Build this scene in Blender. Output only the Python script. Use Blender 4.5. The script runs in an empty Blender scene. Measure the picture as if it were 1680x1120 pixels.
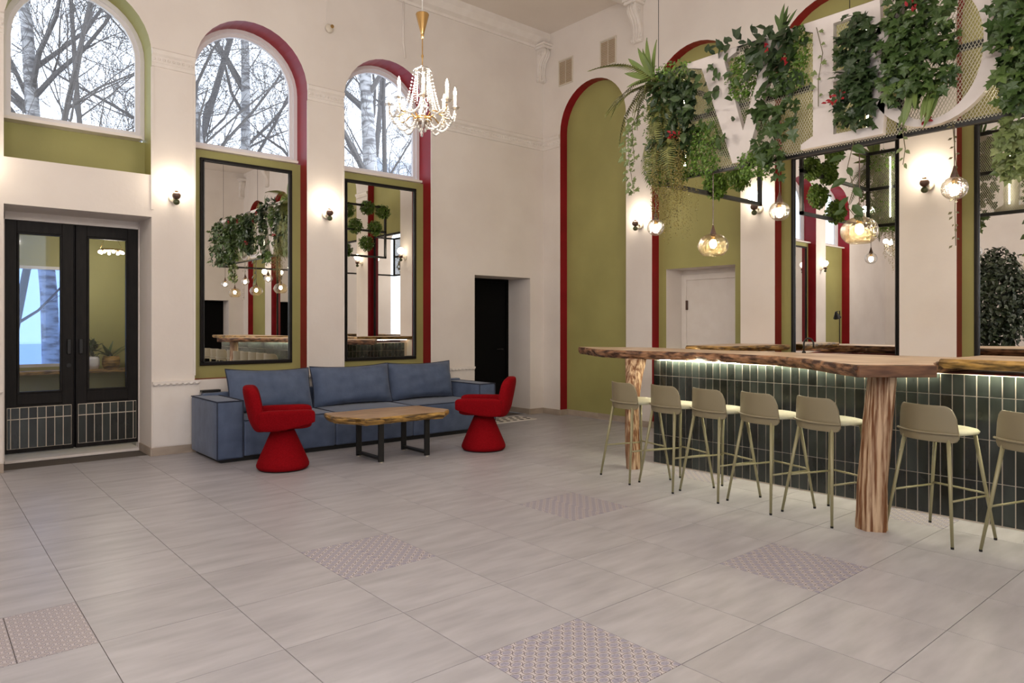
import bpy, bmesh, math, random
import numpy as np
from mathutils import Vector, Matrix
random.seed(7); RNG = np.random.default_rng(7)
PI = math.pi
scene = bpy.context.scene
C = scene.collection

# ------------------------------------------------------------------ camera, world, exposure
CAMH = 1.41; YAW = 0.706
cam = bpy.data.cameras.new('camera'); camo = bpy.data.objects.new('camera', cam); C.objects.link(camo)
camo.location = (0, 0, CAMH); camo.rotation_euler = (PI/2, 0, -YAW)
cam.sensor_width = 36; cam.lens = 1153/1680*36; cam.shift_y = -27/1680; cam.clip_start = 0.05
scene.camera = camo
world = bpy.data.worlds.new('world'); scene.world = world; world.use_nodes = True
bg = world.node_tree.nodes['Background']; bg.inputs[0].default_value = (0.78, 0.87, 1.0, 1); bg.inputs[1].default_value = 2.8
scene.view_settings.view_transform = 'Standard'; scene.view_settings.look = 'None'
scene.view_settings.gamma = 1; scene.view_settings.use_curve_mapping = False
scene.view_settings.exposure = 0.0
try:
    cy = scene.cycles
    cy.max_bounces = 7; cy.diffuse_bounces = 4; cy.use_adaptive_sampling = True; cy.adaptive_threshold = 0.04; cy.glossy_bounces = 4; cy.transmission_bounces = 2; cy.transparent_max_bounces = 10
    cy.caustics_reflective = False; cy.caustics_refractive = False
    cy.sample_clamp_indirect = 4.0; cy.use_denoising = True
except Exception: pass
CHAND_W = 13.8        # watts of one chandelier bulb
SCONCE = 38.0        # emission of a wall globe
LED = 125.0

# room dimensions (m)
XR, YL, XN, YB, HC = 7.69, 8.25, -5.2, -4.8, 6.02

# ------------------------------------------------------------------ materials
def new_mat(name):
    m = bpy.data.materials.new(name); m.use_nodes = True
    return m, m.node_tree, m.node_tree.nodes['Principled BSDF']
def setp(b, col=None, rough=None, metal=None, **kw):
    if col is not None: b.inputs['Base Color'].default_value = (*col, 1)
    if rough is not None: b.inputs['Roughness'].default_value = rough
    if metal is not None: b.inputs['Metallic'].default_value = metal
    for k, v in kw.items(): b.inputs[k].default_value = v
def N(t, typ, **kw):
    n = t.nodes.new(typ)
    for k, v in kw.items(): setattr(n, k, v)
    return n
def noise_mat(name, c1, c2, rough=0.6, scale=5, stretch=(1,1,1), detail=6, bump=0.0, bscale=None, coord='Object', metal=0.0, lo=0.35, hi=0.65, rnd=0.0, **kw):
    m, t, b = new_mat(name); setp(b, c1, rough, metal, **kw)
    tc = N(t, 'ShaderNodeTexCoord'); mp = N(t, 'ShaderNodeMapping'); mp.inputs['Scale'].default_value = stretch
    t.links.new(tc.outputs[coord], mp.inputs[0])
    nz = N(t, 'ShaderNodeTexNoise'); nz.inputs['Scale'].default_value = scale; nz.inputs['Detail'].default_value = detail
    t.links.new(mp.outputs[0], nz.inputs['Vector'])
    rp = N(t, 'ShaderNodeValToRGB'); rp.color_ramp.elements[0].position = lo; rp.color_ramp.elements[1].position = hi
    rp.color_ramp.elements[0].color = (*c1, 1); rp.color_ramp.elements[1].color = (*c2, 1)
    t.links.new(nz.outputs['Fac'], rp.inputs[0])
    out = rp.outputs[0]
    if rnd > 0:
        oi = N(t, 'ShaderNodeObjectInfo'); hs = N(t, 'ShaderNodeHueSaturation')
        mr = N(t, 'ShaderNodeMapRange'); mr.inputs['To Min'].default_value = 1-rnd; mr.inputs['To Max'].default_value = 1+rnd
        t.links.new(oi.outputs['Random'], mr.inputs['Value']); t.links.new(mr.outputs[0], hs.inputs['Value'])
        t.links.new(out, hs.inputs['Color']); out = hs.outputs[0]
        # shift the texture from piece to piece
        ad = N(t, 'ShaderNodeVectorMath', operation='ADD'); ml = N(t, 'ShaderNodeMath', operation='MULTIPLY'); ml.inputs[1].default_value = 37.0
        t.links.new(oi.outputs['Random'], ml.inputs[0]); t.links.new(mp.outputs[0], ad.inputs[0]); t.links.new(ml.outputs[0], ad.inputs[1])
        t.links.new(ad.outputs[0], nz.inputs['Vector'])
    t.links.new(out, b.inputs['Base Color'])
    if bump > 0:
        bn = N(t, 'ShaderNodeBump'); bn.inputs['Strength'].default_value = bump; bn.inputs['Distance'].default_value = 0.01
        if bscale:
            n2 = N(t, 'ShaderNodeTexNoise'); n2.inputs['Scale'].default_value = bscale; n2.inputs['Detail'].default_value = 4
            t.links.new(mp.outputs[0], n2.inputs['Vector']); t.links.new(n2.outputs['Fac'], bn.inputs['Height'])
        else: t.links.new(nz.outputs['Fac'], bn.inputs['Height'])
        t.links.new(bn.outputs[0], b.inputs['Normal'])
    return m
def plain(name, col, rough=0.5, metal=0.0, **kw):
    m, t, b = new_mat(name); setp(b, col, rough, metal, **kw); return m
def emis(name, col, s):
    m = bpy.data.materials.new(name); m.use_nodes = True; t = m.node_tree; t.nodes.clear()
    e = N(t, 'ShaderNodeEmission'); e.inputs[0].default_value = (*col, 1); e.inputs[1].default_value = s
    o = N(t, 'ShaderNodeOutputMaterial'); t.links.new(e.outputs[0], o.inputs[0]); return m
def cheap_glass(name, tint=(1,1,1), gloss=0.12, rough=0.02, bump=0.0, bscale=60, top=0.85):
    """thin glass: mostly see-through with a fresnel gloss"""
    m = bpy.data.materials.new(name); m.use_nodes = True; t = m.node_tree; t.nodes.clear()
    tr = N(t, 'ShaderNodeBsdfTransparent'); tr.inputs[0].default_value = (*tint, 1)
    gl = N(t, 'ShaderNodeBsdfGlossy'); gl.inputs['Roughness'].default_value = rough
    lw = N(t, 'ShaderNodeLayerWeight'); lw.inputs[0].default_value = 0.35
    mr = N(t, 'ShaderNodeMapRange'); mr.inputs['To Min'].default_value = gloss; mr.inputs['To Max'].default_value = top
    mx = N(t, 'ShaderNodeMixShader'); o = N(t, 'ShaderNodeOutputMaterial')
    t.links.new(lw.outputs['Facing'], mr.inputs['Value']); t.links.new(mr.outputs[0], mx.inputs[0])
    t.links.new(tr.outputs[0], mx.inputs[1]); t.links.new(gl.outputs[0], mx.inputs[2]); t.links.new(mx.outputs[0], o.inputs[0])
    if bump > 0:
        tc = N(t, 'ShaderNodeTexCoord'); nz = N(t, 'ShaderNodeTexNoise'); nz.inputs['Scale'].default_value = bscale
        bn = N(t, 'ShaderNodeBump'); bn.inputs['Strength'].default_value = bump; bn.inputs['Distance'].default_value = 0.02
        t.links.new(tc.outputs['Object'], nz.inputs['Vector']); t.links.new(nz.outputs['Fac'], bn.inputs['Height'])
        t.links.new(bn.outputs[0], gl.inputs['Normal']); t.links.new(bn.outputs[0], lw.inputs['Normal'])
    return m

M = {}
M['wall'] = noise_mat('plaster_white', (0.70,0.640,0.595), (0.75,0.695,0.65), 0.75, 1.6, detail=8, bump=0.12, bscale=22)
M['ceil'] = noise_mat('ceiling_paint', (0.69,0.625,0.565), (0.73,0.665,0.605), 0.85, 1.2)
M['trimw'] = noise_mat('moulding_white', (0.72,0.665,0.62), (0.76,0.71,0.67), 0.6, 6)
M['olive'] = noise_mat('olive_paint', (0.298,0.282,0.098), (0.352,0.332,0.118), 0.62, 1.3, detail=8, bump=0.08, bscale=30)
M['red'] = noise_mat('crimson_paint', (0.215,0.0035,0.010), (0.26,0.005,0.014), 0.36, 3, **{'Specular IOR Level':0.35})
M['grout'] = plain('floor_grout', (0.10,0.085,0.075), 0.9)
M['floor'] = noise_mat('floor_porcelain', (0.326,0.316,0.340), (0.446,0.435,0.465), 0.36, 3.0, stretch=(0.8,3.6,1), detail=10, lo=0.3, hi=0.72, rnd=0.035)
M['plinth'] = noise_mat('plinth_porcelain', (0.34,0.275,0.22), (0.43,0.355,0.29), 0.45, 4, stretch=(1,1,3), detail=8, rnd=0.05)
M['black'] = noise_mat('black_wood', (0.006,0.005,0.005), (0.012,0.010,0.009), 0.5, 6, stretch=(6,6,1), **{'Specular IOR Level':0.18})
M['blackmetal'] = plain('black_metal', (0.012,0.012,0.013), 0.4, 0.3)
M['blackdoor'] = plain('black_door_paint', (0.003,0.003,0.003), 0.7, **{'Specular IOR Level':0.08})
M['mirror'] = plain('mirror_silver', (0.90,0.90,0.89), 0.0, 1.0)
M['pane'] = cheap_glass('window_glass', (0.98,0.985,1.0), 0.01, top=0.25)
M['doorglass'] = cheap_glass('door_glass', (0.90,0.92,0.95), 0.035, top=0.30)
M['upvc'] = plain('window_frame_white', (0.72,0.69,0.70), 0.35)
M['blue'] = noise_mat('sofa_velour', (0.055,0.080,0.145), (0.100,0.138,0.228), 0.8, 7, detail=8, bump=0.15, bscale=60, lo=0.25, hi=0.8, **{'Sheen Weight':0.22,'Sheen Roughness':0.4})
M['navy'] = plain('sofa_piping', (0.016,0.022,0.045), 0.8)
M['redfab'] = noise_mat('red_wool', (0.175,0.0016,0.004), (0.235,0.003,0.007), 0.9, 90, bump=0.15, **{'Sheen Weight':0.0,'Specular IOR Level':0.08})
M['oak'] = noise_mat('live_edge_top', (0.38,0.245,0.155), (0.72,0.56,0.42), 0.40, 3.2, stretch=(5.0,0.7,2), detail=10, lo=0.33, hi=0.62, bump=0.08)
M['bark'] = noise_mat('live_edge_bark', (0.045,0.016,0.008), (0.36,0.185,0.095), 0.6, 8, stretch=(1.4,1.0,4), detail=10, lo=0.40, hi=0.64, bump=0.8)
M['endgrain'] = noise_mat('sawn_end', (0.075,0.030,0.013), (0.19,0.090,0.042), 0.5, 5, stretch=(1,1,6), detail=8)
M['goldwood'] = noise_mat('varnished_edge', (0.07,0.036,0.008), (0.46,0.27,0.07), 0.45, 8, stretch=(1.0,0.9,5), detail=9, lo=0.38, hi=0.62, bump=0.5)
M['stump'] = noise_mat('stump_wood', (0.13,0.042,0.007), (0.50,0.35,0.22), 0.6, 4, stretch=(11,11,0.55), detail=10, lo=0.42, hi=0.62, bump=0.9)
M['coffee'] = noise_mat('coffee_slab', (0.28,0.15,0.07), (0.52,0.36,0.22), 0.35, 4, stretch=(1,5,2), detail=9, lo=0.32, hi=0.66)
M['glaze'] = noise_mat('dark_glazed_tile', (0.010,0.013,0.012), (0.030,0.037,0.034), 0.16, 9, stretch=(1,1,0.35), detail=6, lo=0.3, hi=0.75, rnd=0.55, bump=0.12, bscale=14)
M['groutw'] = plain('cream_grout', (0.70,0.62,0.51), 0.85)
M['sage'] = plain('stool_sage_lacquer', (0.215,0.180,0.108), 0.42)
M['litseat'] = noise_mat('stool_seat_lit', (0.50,0.49,0.345), (0.55,0.535,0.385), 0.5, 20)  # strip light falling on the seats is put into this paler colour
M['sageleg'] = plain('stool_sage_steel', (0.27,0.245,0.135), 0.38, 0.1)
M['rubber'] = plain('rubber', (0.01,0.01,0.01), 0.8)
M['brass'] = plain('brass', (0.62,0.40,0.16), 0.25, 1.0)
M['crystal'] = cheap_glass('crystal', (1.0,0.985,0.96), 0.28, 0.05)
M['crystalb'] = plain('crystal_bead', (0.95,0.92,0.87), 0.06, 0.0, **{'Transmission Weight':0.35,'Emission Color':(1,0.93,0.82,1),'Emission Strength':0.0})
M['candle'] = plain('candle_sleeve', (0.80,0.72,0.58), 0.5, **{'Emission Color':(1,0.75,0.42,1),'Emission Strength':0.5})
M['bulb'] = emis('bulb_warm', (1.0,0.82,0.55), 55)
M['globe'] = emis('opal_globe', (1.0,0.86,0.66), SCONCE)
M['filament'] = emis('pendant_bulb', (1.0,0.76,0.42), 160)
M['filamentw'] = emis('pendant_bulb_bright', (1.0,0.90,0.74), 215)
M['seedglass'] = cheap_glass('seeded_amber_glass', (1.0,0.90,0.68), 0.07, 0.06, bump=0.7, bscale=55)
M['seedclear'] = cheap_glass('seeded_clear_glass', (1.0,0.98,0.94), 0.09, 0.06, bump=0.5, bscale=55)
M['led'] = emis('led_tape', (1.0,0.93,0.66), LED)
M['brownball'] = plain('sconce_brown', (0.085,0.045,0.032), 0.3)
M['greenball'] = plain('sconce_green', (0.060,0.072,0.026), 0.3)
M['cream'] = plain('cream_enamel', (0.62,0.56,0.47), 0.4)
M['signw'] = noise_mat('sign_white', (0.60,0.54,0.51), (0.70,0.645,0.61), 0.5, 3)
M['meshw'] = plain('expanded_mesh', (0.52,0.49,0.38), 0.5, 0.2)
M['vent'] = plain('vent_beige', (0.40,0.30,0.19), 0.6)
M['redpanel'] = plain('bar_inside_red', (0.10,0.006,0.006), 0.4)
def leafmat(name, c1, c2, rough=0.42):
    m, t, b = new_mat(name); setp(b, c1, rough, **{'Subsurface Weight':0.0})
    g = N(t, 'ShaderNodeNewGeometry'); rp = N(t, 'ShaderNodeValToRGB')
    rp.color_ramp.elements[0].color = (*c1,1); rp.color_ramp.elements[1].color = (*c2,1)
    t.links.new(g.outputs['Random Per Island'], rp.inputs[0]); t.links.new(rp.outputs[0], b.inputs['Base Color'])
    return m
M['ivy'] = leafmat('ivy_leaf', (0.022,0.052,0.012), (0.095,0.155,0.036))
M['ivylight'] = leafmat('variegated_ivy_leaf', (0.085, 0.13, 0.035), (0.27, 0.31, 0.12))
M['ivydark'] = leafmat('dark_ivy_leaf', (0.012, 0.03, 0.01), (0.055, 0.095, 0.026))
M['box'] = leafmat('boxwood_leaf', (0.05, 0.115, 0.012), (0.17, 0.29, 0.045))
M['fern'] = leafmat('fern_leaf', (0.085, 0.1, 0.02), (0.22, 0.23, 0.06))
M['strap'] = leafmat('strap_leaf', (0.10,0.16,0.035), (0.17,0.23,0.06))
M['strand'] = leafmat('amaranth_strand', (0.10,0.085,0.018), (0.26,0.21,0.045))
M['ficus'] = leafmat('ficus_leaf', (0.010,0.020,0.010), (0.045,0.062,0.028))
M['flower'] = plain('red_flower', (0.30,0.006,0.012), 0.6)
M['stem'] = plain('vine_stem', (0.10,0.085,0.035), 0.7)
M['birch'] = noise_mat('birch_bark', (0.20,0.19,0.19), (0.55,0.54,0.54), 0.9, 3, stretch=(1,1,3.5), detail=6, lo=0.38, hi=0.56)
M['twig'] = plain('bare_twig', (0.17,0.155,0.145), 0.9)
M['snow'] = plain('snow', (0.62,0.66,0.74), 0.9)

# ------------------------------------------------------------------ object helpers
def link(o, parent=None):
    C.objects.link(o)
    if parent is not None: o.parent = parent
    return o
def tag(o, label=None, cat=None, group=None, kind=None):
    if label: o['label'] = label
    if cat: o['category'] = cat
    if group: o['group'] = group
    if kind: o['kind'] = kind
    return o
def empty(name, loc=(0,0,0), rz=0, parent=None):
    o = bpy.data.objects.new(name, None); o.location = loc; o.rotation_euler = (0,0,rz); o.empty_display_size = 0.1
    return link(o, parent)
def copy_tree(o, parent=None):
    c = o.copy(); C.objects.link(c); c.parent = parent
    for ch in list(o.children): copy_tree(ch, c)
    return c

class MB:
    """collects geometry; build() links it as one mesh object"""
    def __init__(s): s.v=[]; s.f=[]; s.mi=[]
    def add(s, vs, fs, mi=0):
        n=len(s.v); s.v.extend([tuple(p) for p in vs]); s.f.extend([tuple(i+n for i in f) for f in fs]); s.mi.extend([mi]*len(fs)); return s
    def box(s, x0,x1,y0,y1,z0,z1, mi=0):
        vs=[(x0,y0,z0),(x1,y0,z0),(x1,y1,z0),(x0,y1,z0),(x0,y0,z1),(x1,y0,z1),(x1,y1,z1),(x0,y1,z1)]
        return s.add(vs,[(3,2,1,0),(4,5,6,7),(0,1,5,4),(1,2,6,5),(2,3,7,6),(3,0,4,7)],mi)
    def tube(s, pts, r, n=8, mi=0, cap=True):
        """swept tube; r number or list"""
        pts=[Vector(p) for p in pts]; k=len(pts)
        rs=[r]*k if not hasattr(r,'__len__') else r
        up=None; vs=[]; 
        for i,p in enumerate(pts):
            d=(pts[min(i+1,k-1)]-pts[max(i-1,0)]).normalized()
            if up is None:
                up=Vector((0,0,1)) if abs(d.z)<0.9 else Vector((1,0,0))
            a=(up-d*up.dot(d)).normalized(); b=d.cross(a); up=a
            for j in range(n):
                t=2*PI*j/n; vs.append(p+(a*math.cos(t)+b*math.sin(t))*rs[i])
        fs=[(i*n+j,i*n+(j+1)%n,(i+1)*n+(j+1)%n,(i+1)*n+j) for i in range(k-1) for j in range(n)]
        if cap: fs+= [tuple(range(n-1,-1,-1)), tuple((k-1)*n+j for j in range(n))]
        return s.add(vs,fs,mi)
    def lathe(s, prof, n=24, c=(0,0,0), mi=0):
        vs=[];fs=[]
        for (r,z) in prof:
            for j in range(n):
                t=2*PI*j/n; vs.append((c[0]+r*math.cos(t),c[1]+r*math.sin(t),c[2]+z))
        for i in range(len(prof)-1):
            for j in range(n): fs.append((i*n+j,i*n+(j+1)%n,(i+1)*n+(j+1)%n,(i+1)*n+j))
        return s.add(vs,fs,mi)
    def sphere(s, c, r, n=12, m=8, sc=(1,1,1), mi=0):
        vs=[];fs=[]
        for i in range(m+1):
            ph=PI*i/m
            for j in range(n):
                t=2*PI*j/n; vs.append((c[0]+sc[0]*r*math.sin(ph)*math.cos(t),c[1]+sc[1]*r*math.sin(ph)*math.sin(t),c[2]+sc[2]*r*math.cos(ph)))
        for i in range(m):
            for j in range(n): fs.append((i*n+j,(i+1)*n+j,(i+1)*n+(j+1)%n,i*n+(j+1)%n))
        return s.add(vs,fs,mi)
    def prism(s, poly, a0, a1, axis='z', mi=0, mi_side=None):
        """extrude a 2D polygon; axis z:(x,y) x:(y,z) y:(x,z)"""
        def P(p,a): return (p[0],p[1],a) if axis=='z' else ((a,p[0],p[1]) if axis=='x' else (p[0],a,p[1]))
        n=len(poly)
        vs=[P(p,a0) for p in poly]+[P(p,a1) for p in poly]
        s.add(vs,[tuple(range(n-1,-1,-1)),tuple(range(n,2*n))],mi)
        base=len(s.v)-2*n
        for i in range(n):
            j=(i+1)%n; s.f.append((base+i,base+j,base+n+j,base+n+i)); s.mi.append(mi if mi_side is None else mi_side)
        return s
    def build(s, name, mats, parent=None, smooth=False, bevel=0, sub=0, recalc=False):
        me=bpy.data.meshes.new(name); me.from_pydata(s.v,[],s.f); 
        if not isinstance(mats,(list,tuple)): mats=[mats]
        for m in mats: me.materials.append(M[m] if isinstance(m,str) else m)
        if len(mats)>1: me.polygons.foreach_set('material_index', s.mi)
        if recalc:
            bm=bmesh.new(); bm.from_mesh(me); bmesh.ops.recalc_face_normals(bm, faces=bm.faces); bm.to_mesh(me); bm.free()
        if smooth: me.polygons.foreach_set('use_smooth',[True]*len(me.polygons))
        me.update()
        o=bpy.data.objects.new(name,me); link(o,parent)
        if bevel:
            b=o.modifiers.new('bevel','BEVEL'); b.width=bevel; b.segments=3; b.limit_method='ANGLE'; b.angle_limit=math.radians(40)
        if sub:
            b=o.modifiers.new('sub','SUBSURF'); b.levels=sub; b.render_levels=sub
        return o

def super_pad(sx, sy, sz, e1=0.35, e2=0.35, n=28, m=14, bulge=0.0):
    """superellipsoid cushion as vertex/face lists, size = full extents"""
    def sg(x,e): return math.copysign(abs(x)**e, x)
    vs=[];fs=[]
    for i in range(m+1):
        ph=-PI/2+PI*i/m
        for j in range(n):
            t=2*PI*j/n
            vs.append((sx/2*sg(math.cos(ph),e1)*sg(math.cos(t),e2), sy/2*sg(math.cos(ph),e1)*sg(math.sin(t),e2), sz/2*sg(math.sin(ph),e1)))
    for i in range(m):
        for j in range(n): fs.append((i*n+j,i*n+(j+1)%n,(i+1)*n+(j+1)%n,(i+1)*n+j))
    return vs,fs
def xf(vs, mat): return [mat @ Vector(v) for v in vs]

# ------------------------------------------------------------------ walls with arched openings
class Opening:
    def __init__(s, a, b, z0, z1, arch=False, depth=0.15): s.a,s.b,s.z0,s.z1,s.arch,s.depth=a,b,z0,z1,arch,depth
    def top(s, n=20):
        """points of the top edge from a to b"""
        if not s.arch: return [(s.a,s.z1),(s.b,s.z1)]
        r=(s.b-s.a)/2; c=(s.a+s.b)/2; zs=s.z1-r
        return [(c-r*math.cos(PI*i/n), zs+r*math.sin(PI*i/n)) for i in range(n+1)]
    def outline(s, n=20): return [(s.a,s.z0)]+s.top(n)+[(s.b,s.z0)]
def wall_face(mb, P, s0, s1, H, cols):
    """cols: list of lists of openings, each list shares one column, sorted along s, bottom to top"""
    cur=s0
    q=lambda pts: mb.add([P(a,z,0) for a,z in pts],[tuple(range(len(pts)))])
    for col in cols:
        a,b=col[0].a,col[0].b
        if a>cur: q([(cur,0),(a,0),(a,H),(cur,H)])
        zc=0; prev=None
        for op in col:
            if op.z0>zc:
                tp=prev.top() if prev else [(a,0),(b,0)]
                for (p1,p2) in zip(tp[:-1],tp[1:]): q([p1,p2,(p2[0],op.z0),(p1[0],op.z0)])
            prev=op; zc=op.z1
        tp=prev.top()
        for (p1,p2) in zip(tp[:-1],tp[1:]): q([p1,p2,(p2[0],H),(p1[0],H)])
        cur=b
    if cur<s1: q([(cur,0),(s1,0),(s1,H),(cur,H)])
def reveal(mb, P, op, depth, d0=0.0, floor=False, only=None):
    pts=op.outline(); n=len(pts)
    for i in range(n if floor else n-1):
        p,q=pts[i],pts[(i+1)%n]
        mb.add([P(p[0],p[1],d0),P(q[0],q[1],d0),P(q[0],q[1],depth),P(p[0],p[1],depth)],[(0,1,2,3)])
PL=lambda s,z,d: (s, YL+d, z)
PR=lambda s,z,d: (XR+d, s, z)
PB=lambda s,z,d: (s, YB-d, z)
PN=lambda s,z,d: (XN-d, s, z)

# left (sofa) wall
WTOP=4.96
winX=[(-2.98,-1.66),(-1.16,0.17),(0.66,1.95),(2.39,3.71),(4.20,5.54)]
w1=Opening(0.66,1.95,3.02,WTOP,True,0.31); dr1=Opening(0.66,1.95,0,2.57,False,0.55)
wins=[Opening(a,b,0.80,WTOP,True,0.31) for a,b in winX]
dr2=Opening(6.31,7.41,0,2.15,False,0.53)
mb=MB(); wall_face(mb,PL,XN,XR,HC,[[wins[0]],[wins[1]],[dr1,w1],[wins[3]],[wins[4]],[dr2]])
wl=mb.build('wall_left','wall'); tag(wl,'white plaster wall with arched windows, mirrors and the sofa','wall',kind='structure')
mb=MB(); reveal(mb,PL,dr1,0.60); reveal(mb,PL,dr2,0.75); mb.build('door_reveal','wall',wl)
for k,op in enumerate(wins):
    mb=MB()
    if k==2: op=w1
    reveal(mb,PL,op,0.40,floor=True)
    mb.build('window_reveal','olive' if k==2 else 'red',wl)

# windows: recessed frame, pane, sill, green panel below
SILL=3.45
def frame_ring(mb, P, op, z0, inset, d0, d1):
    """white frame: ring between the outline and the inset outline"""
    o2=Opening(op.a,op.b,z0,op.z1,op.arch); i2=Opening(op.a+inset,op.b-inset,z0+inset,op.z1-inset,op.arch)
    A=o2.outline(); B=i2.outline(); n=len(A)
    for i in range(n):
        j=(i+1)%n
        mb.add([P(*A[i],d0),P(*A[j],d0),P(*B[j],d0),P(*B[i],d0)],[(0,1,2,3)])
        mb.add([P(*B[i],d0),P(*B[j],d0),P(*B[j],d1),P(*B[i],d1)],[(0,1,2,3)])
    return i2
for k,op in enumerate(wins):
    if k==2: op=w1
    mb=MB(); ins=frame_ring(mb,PL,op,SILL,0.045,0.30,0.38)
    win=mb.build('window_%d'%(k+1),'upvc'); tag(win,kind='structure',
        label=['arched window far left of the entrance door','arched window just left of the entrance door','wide arched window above the black entrance door','arched window above the left tall mirror','arched window behind the chandelier above the right tall mirror'][k])
    mb=MB(); ins2=frame_ring(mb,PL,ins,SILL+0.045,0.04,0.335,0.38); mb.build('sash','upvc',win)
    mb=MB(); pts=ins2.outline(); mb.add([PL(a,z,0.36) for a,z in pts],[tuple(range(len(pts)))]); mb.build('pane','pane',win)
    mb=MB(); mb.box(op.a+0.002,op.b-0.06,YL+0.13,YL+0.34,SILL-0.03,SILL); mb.build('window_sill','trimw',win)
    mb=MB()
    zb=3.02 if k==2 else 0.80
    mb.box(op.a+0.001,op.b-0.001,YL+0.20 if k!=2 else YL+0.28,YL+0.40,zb,SILL-0.03); mb.build('green_panel','olive',win)

# opposite wall, near wall (seen in the mirrors), with windows
opB=[Opening(a,b,0.9,WTOP,True,0.3) for a,b in [(-3.4,-2.0),(-1.0,0.4),(1.4,2.8)]]; drB=Opening(6.15,7.25,0,2.15,False,0.5)
mb=MB(); wall_face(mb,PB,XN,XR,HC,[[o] for o in opB]+[[drB]]); wb=mb.build('wall_back','wall'); tag(wb,'white wall with a dark doorway seen only in the mirror',kind='structure')
mb=MB(); reveal(mb,PB,drB,0.5); [reveal(mb,PB,o,0.3,floor=True) for o in opB]; mb.build('door_reveal','wall',wb)
mb=MB(); mb.box(6.15,7.25,YB-0.53,YB-0.5,0,2.15); d=mb.build('door_4','blackdoor'); tag(d,'dark door in the mirror, in the wall behind the bar stools',kind='structure')
opN=[Opening(a,b,0.9,WTOP,True,0.3) for a,b in [(-4.0,-2.6),(-2.1,-0.7),(-0.2,1.2)]]
mb=MB(); wall_face(mb,PN,YB,YL,HC,[[o] for o in opN]); wn=mb.build('wall_near','wall'); tag(wn,'plain white wall behind the camera seen in the mirrors',kind='structure')
mb=MB(); [reveal(mb,PN,o,0.3,floor=True) for o in opN]; mb.build('window_reveal','wall',wn)
nw=6
for P,ops in ((PB,opB),(PN,opN)):
    for o in ops:
        mb=MB(); ins=frame_ring(mb,P,o,o.z0,0.05,0.25,0.3); w=mb.build('window_%d'%nw,'upvc'); tag(w,'arched window in the unseen part of the room',kind='structure')
        mb=MB(); pts=ins.outline(); mb.add([P(a,z,0.28) for a,z in pts],[tuple(range(len(pts)))]); mb.build('pane','pane',w); nw+=1

# right wall: seven arched niches with red reveals and olive backs
NT=5.07; ND=0.15
nichY=[(6.53,7.86),(4.72,6.07),(2.905,4.27),(1.03,2.385),(-0.80,0.56),(-2.62,-1.26),(-4.42,-3.08)]
nich=[Opening(a,b,0,NT,True,ND) for a,b in nichY][::-1]
mb=MB(); wall_face(mb,PR,YB,YL,HC,[[o] for o in nich]); wr=mb.build('wall_right','wall'); tag(wr,'white plaster wall with red edged olive arched niches behind the bar',kind='structure')
doorB=Opening(4.885,5.945,0,2.17,False)
for k,o in enumerate(nich[::-1]):
    mb=MB(); reveal(mb,PR,o,ND); mb.build('niche_reveal','red',wr)
    mb=MB(); pts=o.outline()
    if k==1:   # niche with the white door
        P2=lambda s,z,d: (XR+ND+d,s,z)
        a,b=o.a,o.b
        mb.add([P2(a,0,0),P2(doorB.a,0,0),P2(doorB.a,doorB.z1,0),P2(a,doorB.z1,0)],[(0,1,2,3)])
        mb.add([P2(doorB.b,0,0),P2(b,0,0),P2(b,doorB.z1,0),P2(doorB.b,doorB.z1,0)],[(0,1,2,3)])
        up=[(a,doorB.z1)]+o.top()+[(b,doorB.z1)]
        mb.add([P2(s,z,0) for s,z in up],[tuple(range(len(up)))])
    else: mb.add([PR(s,z,ND) for s,z in pts],[tuple(range(len(pts)))])
    mb.build('niche_back','olive',wr)
P2=lambda s,z,d: (XR+ND+d,s,z)
mb=MB(); reveal(mb,P2,doorB,0.40); mb.build('door_reveal','wall',wr)
# white door
d3=empty('door_3',(XR+ND+0.36,5.415,0)); tag(d3,'white panel door set back in the niche behind the bar',kind='structure')
mb=MB(); mb.box(0,0.05,-0.45,0.45,0.01,2.03); mb.build('door_leaf','trimw',d3,bevel=0.004)
mb=MB(); mb.box(-0.02,0.06,0.45,0.53,0,2.11); mb.box(-0.02,0.06,-0.53,-0.45,0,2.11); mb.box(-0.02,0.06,-0.45,0.45,2.03,2.11); mb.build('door_frame','trimw',d3,bevel=0.006)
mb=MB(); mb.box(0.0,0.04,-0.53,0.53,2.11,2.175); mb.box(0.052,0.07,-0.56,0.56,0,2.2); mb.build('leak_infill','trimw',d3)  # filler strip and unseen backing sheet, added to stop daylight leaking in
mb=MB(); mb.box(-0.025,0.0,0.43,0.455,1.62,1.75); mb.build('hinge','brownball',d3)

# ceiling + beams + cornice
mb=MB(); mb.box(XN-0.1,XR+0.4,YB-0.1,YL+0.4,HC,HC+0.1); ce=mb.build('ceiling','ceil'); tag(ce,'plain beige painted ceiling',kind='structure')
tn=1
def trim(mb,mat,label,**kw):
    global tn
    o=mb.build('trim_%d'%tn,mat,**kw); tn+=1; tag(o,label,kind='structure'); return o
mb=MB(); prof=[(YL+0.001,5.80),(YL-0.02,5.80),(YL-0.035,5.83),(YL-0.10,5.86),(YL-0.16,5.93),(YL-0.17,HC-0.001),(YL+0.001,HC-0.001)]
mb.prism(prof,XN,XR-0.001,'x'); trim(mb,'trimw','long moulded cornice under the ceiling of the window wall')
for y in (6.30,4.495,2.645,0.79,-1.03,-2.85):
    mb=MB(); mb.box(XN,XR-0.0,y-0.20,y+0.20,5.90,HC); mb.box(XN,XR,y-0.24,y+0.24,5.97,HC); trim(mb,'trimw','shallow white ceiling beam above niche pilaster number %d from the room corner'%round((YL-y)/1.83))
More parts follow.
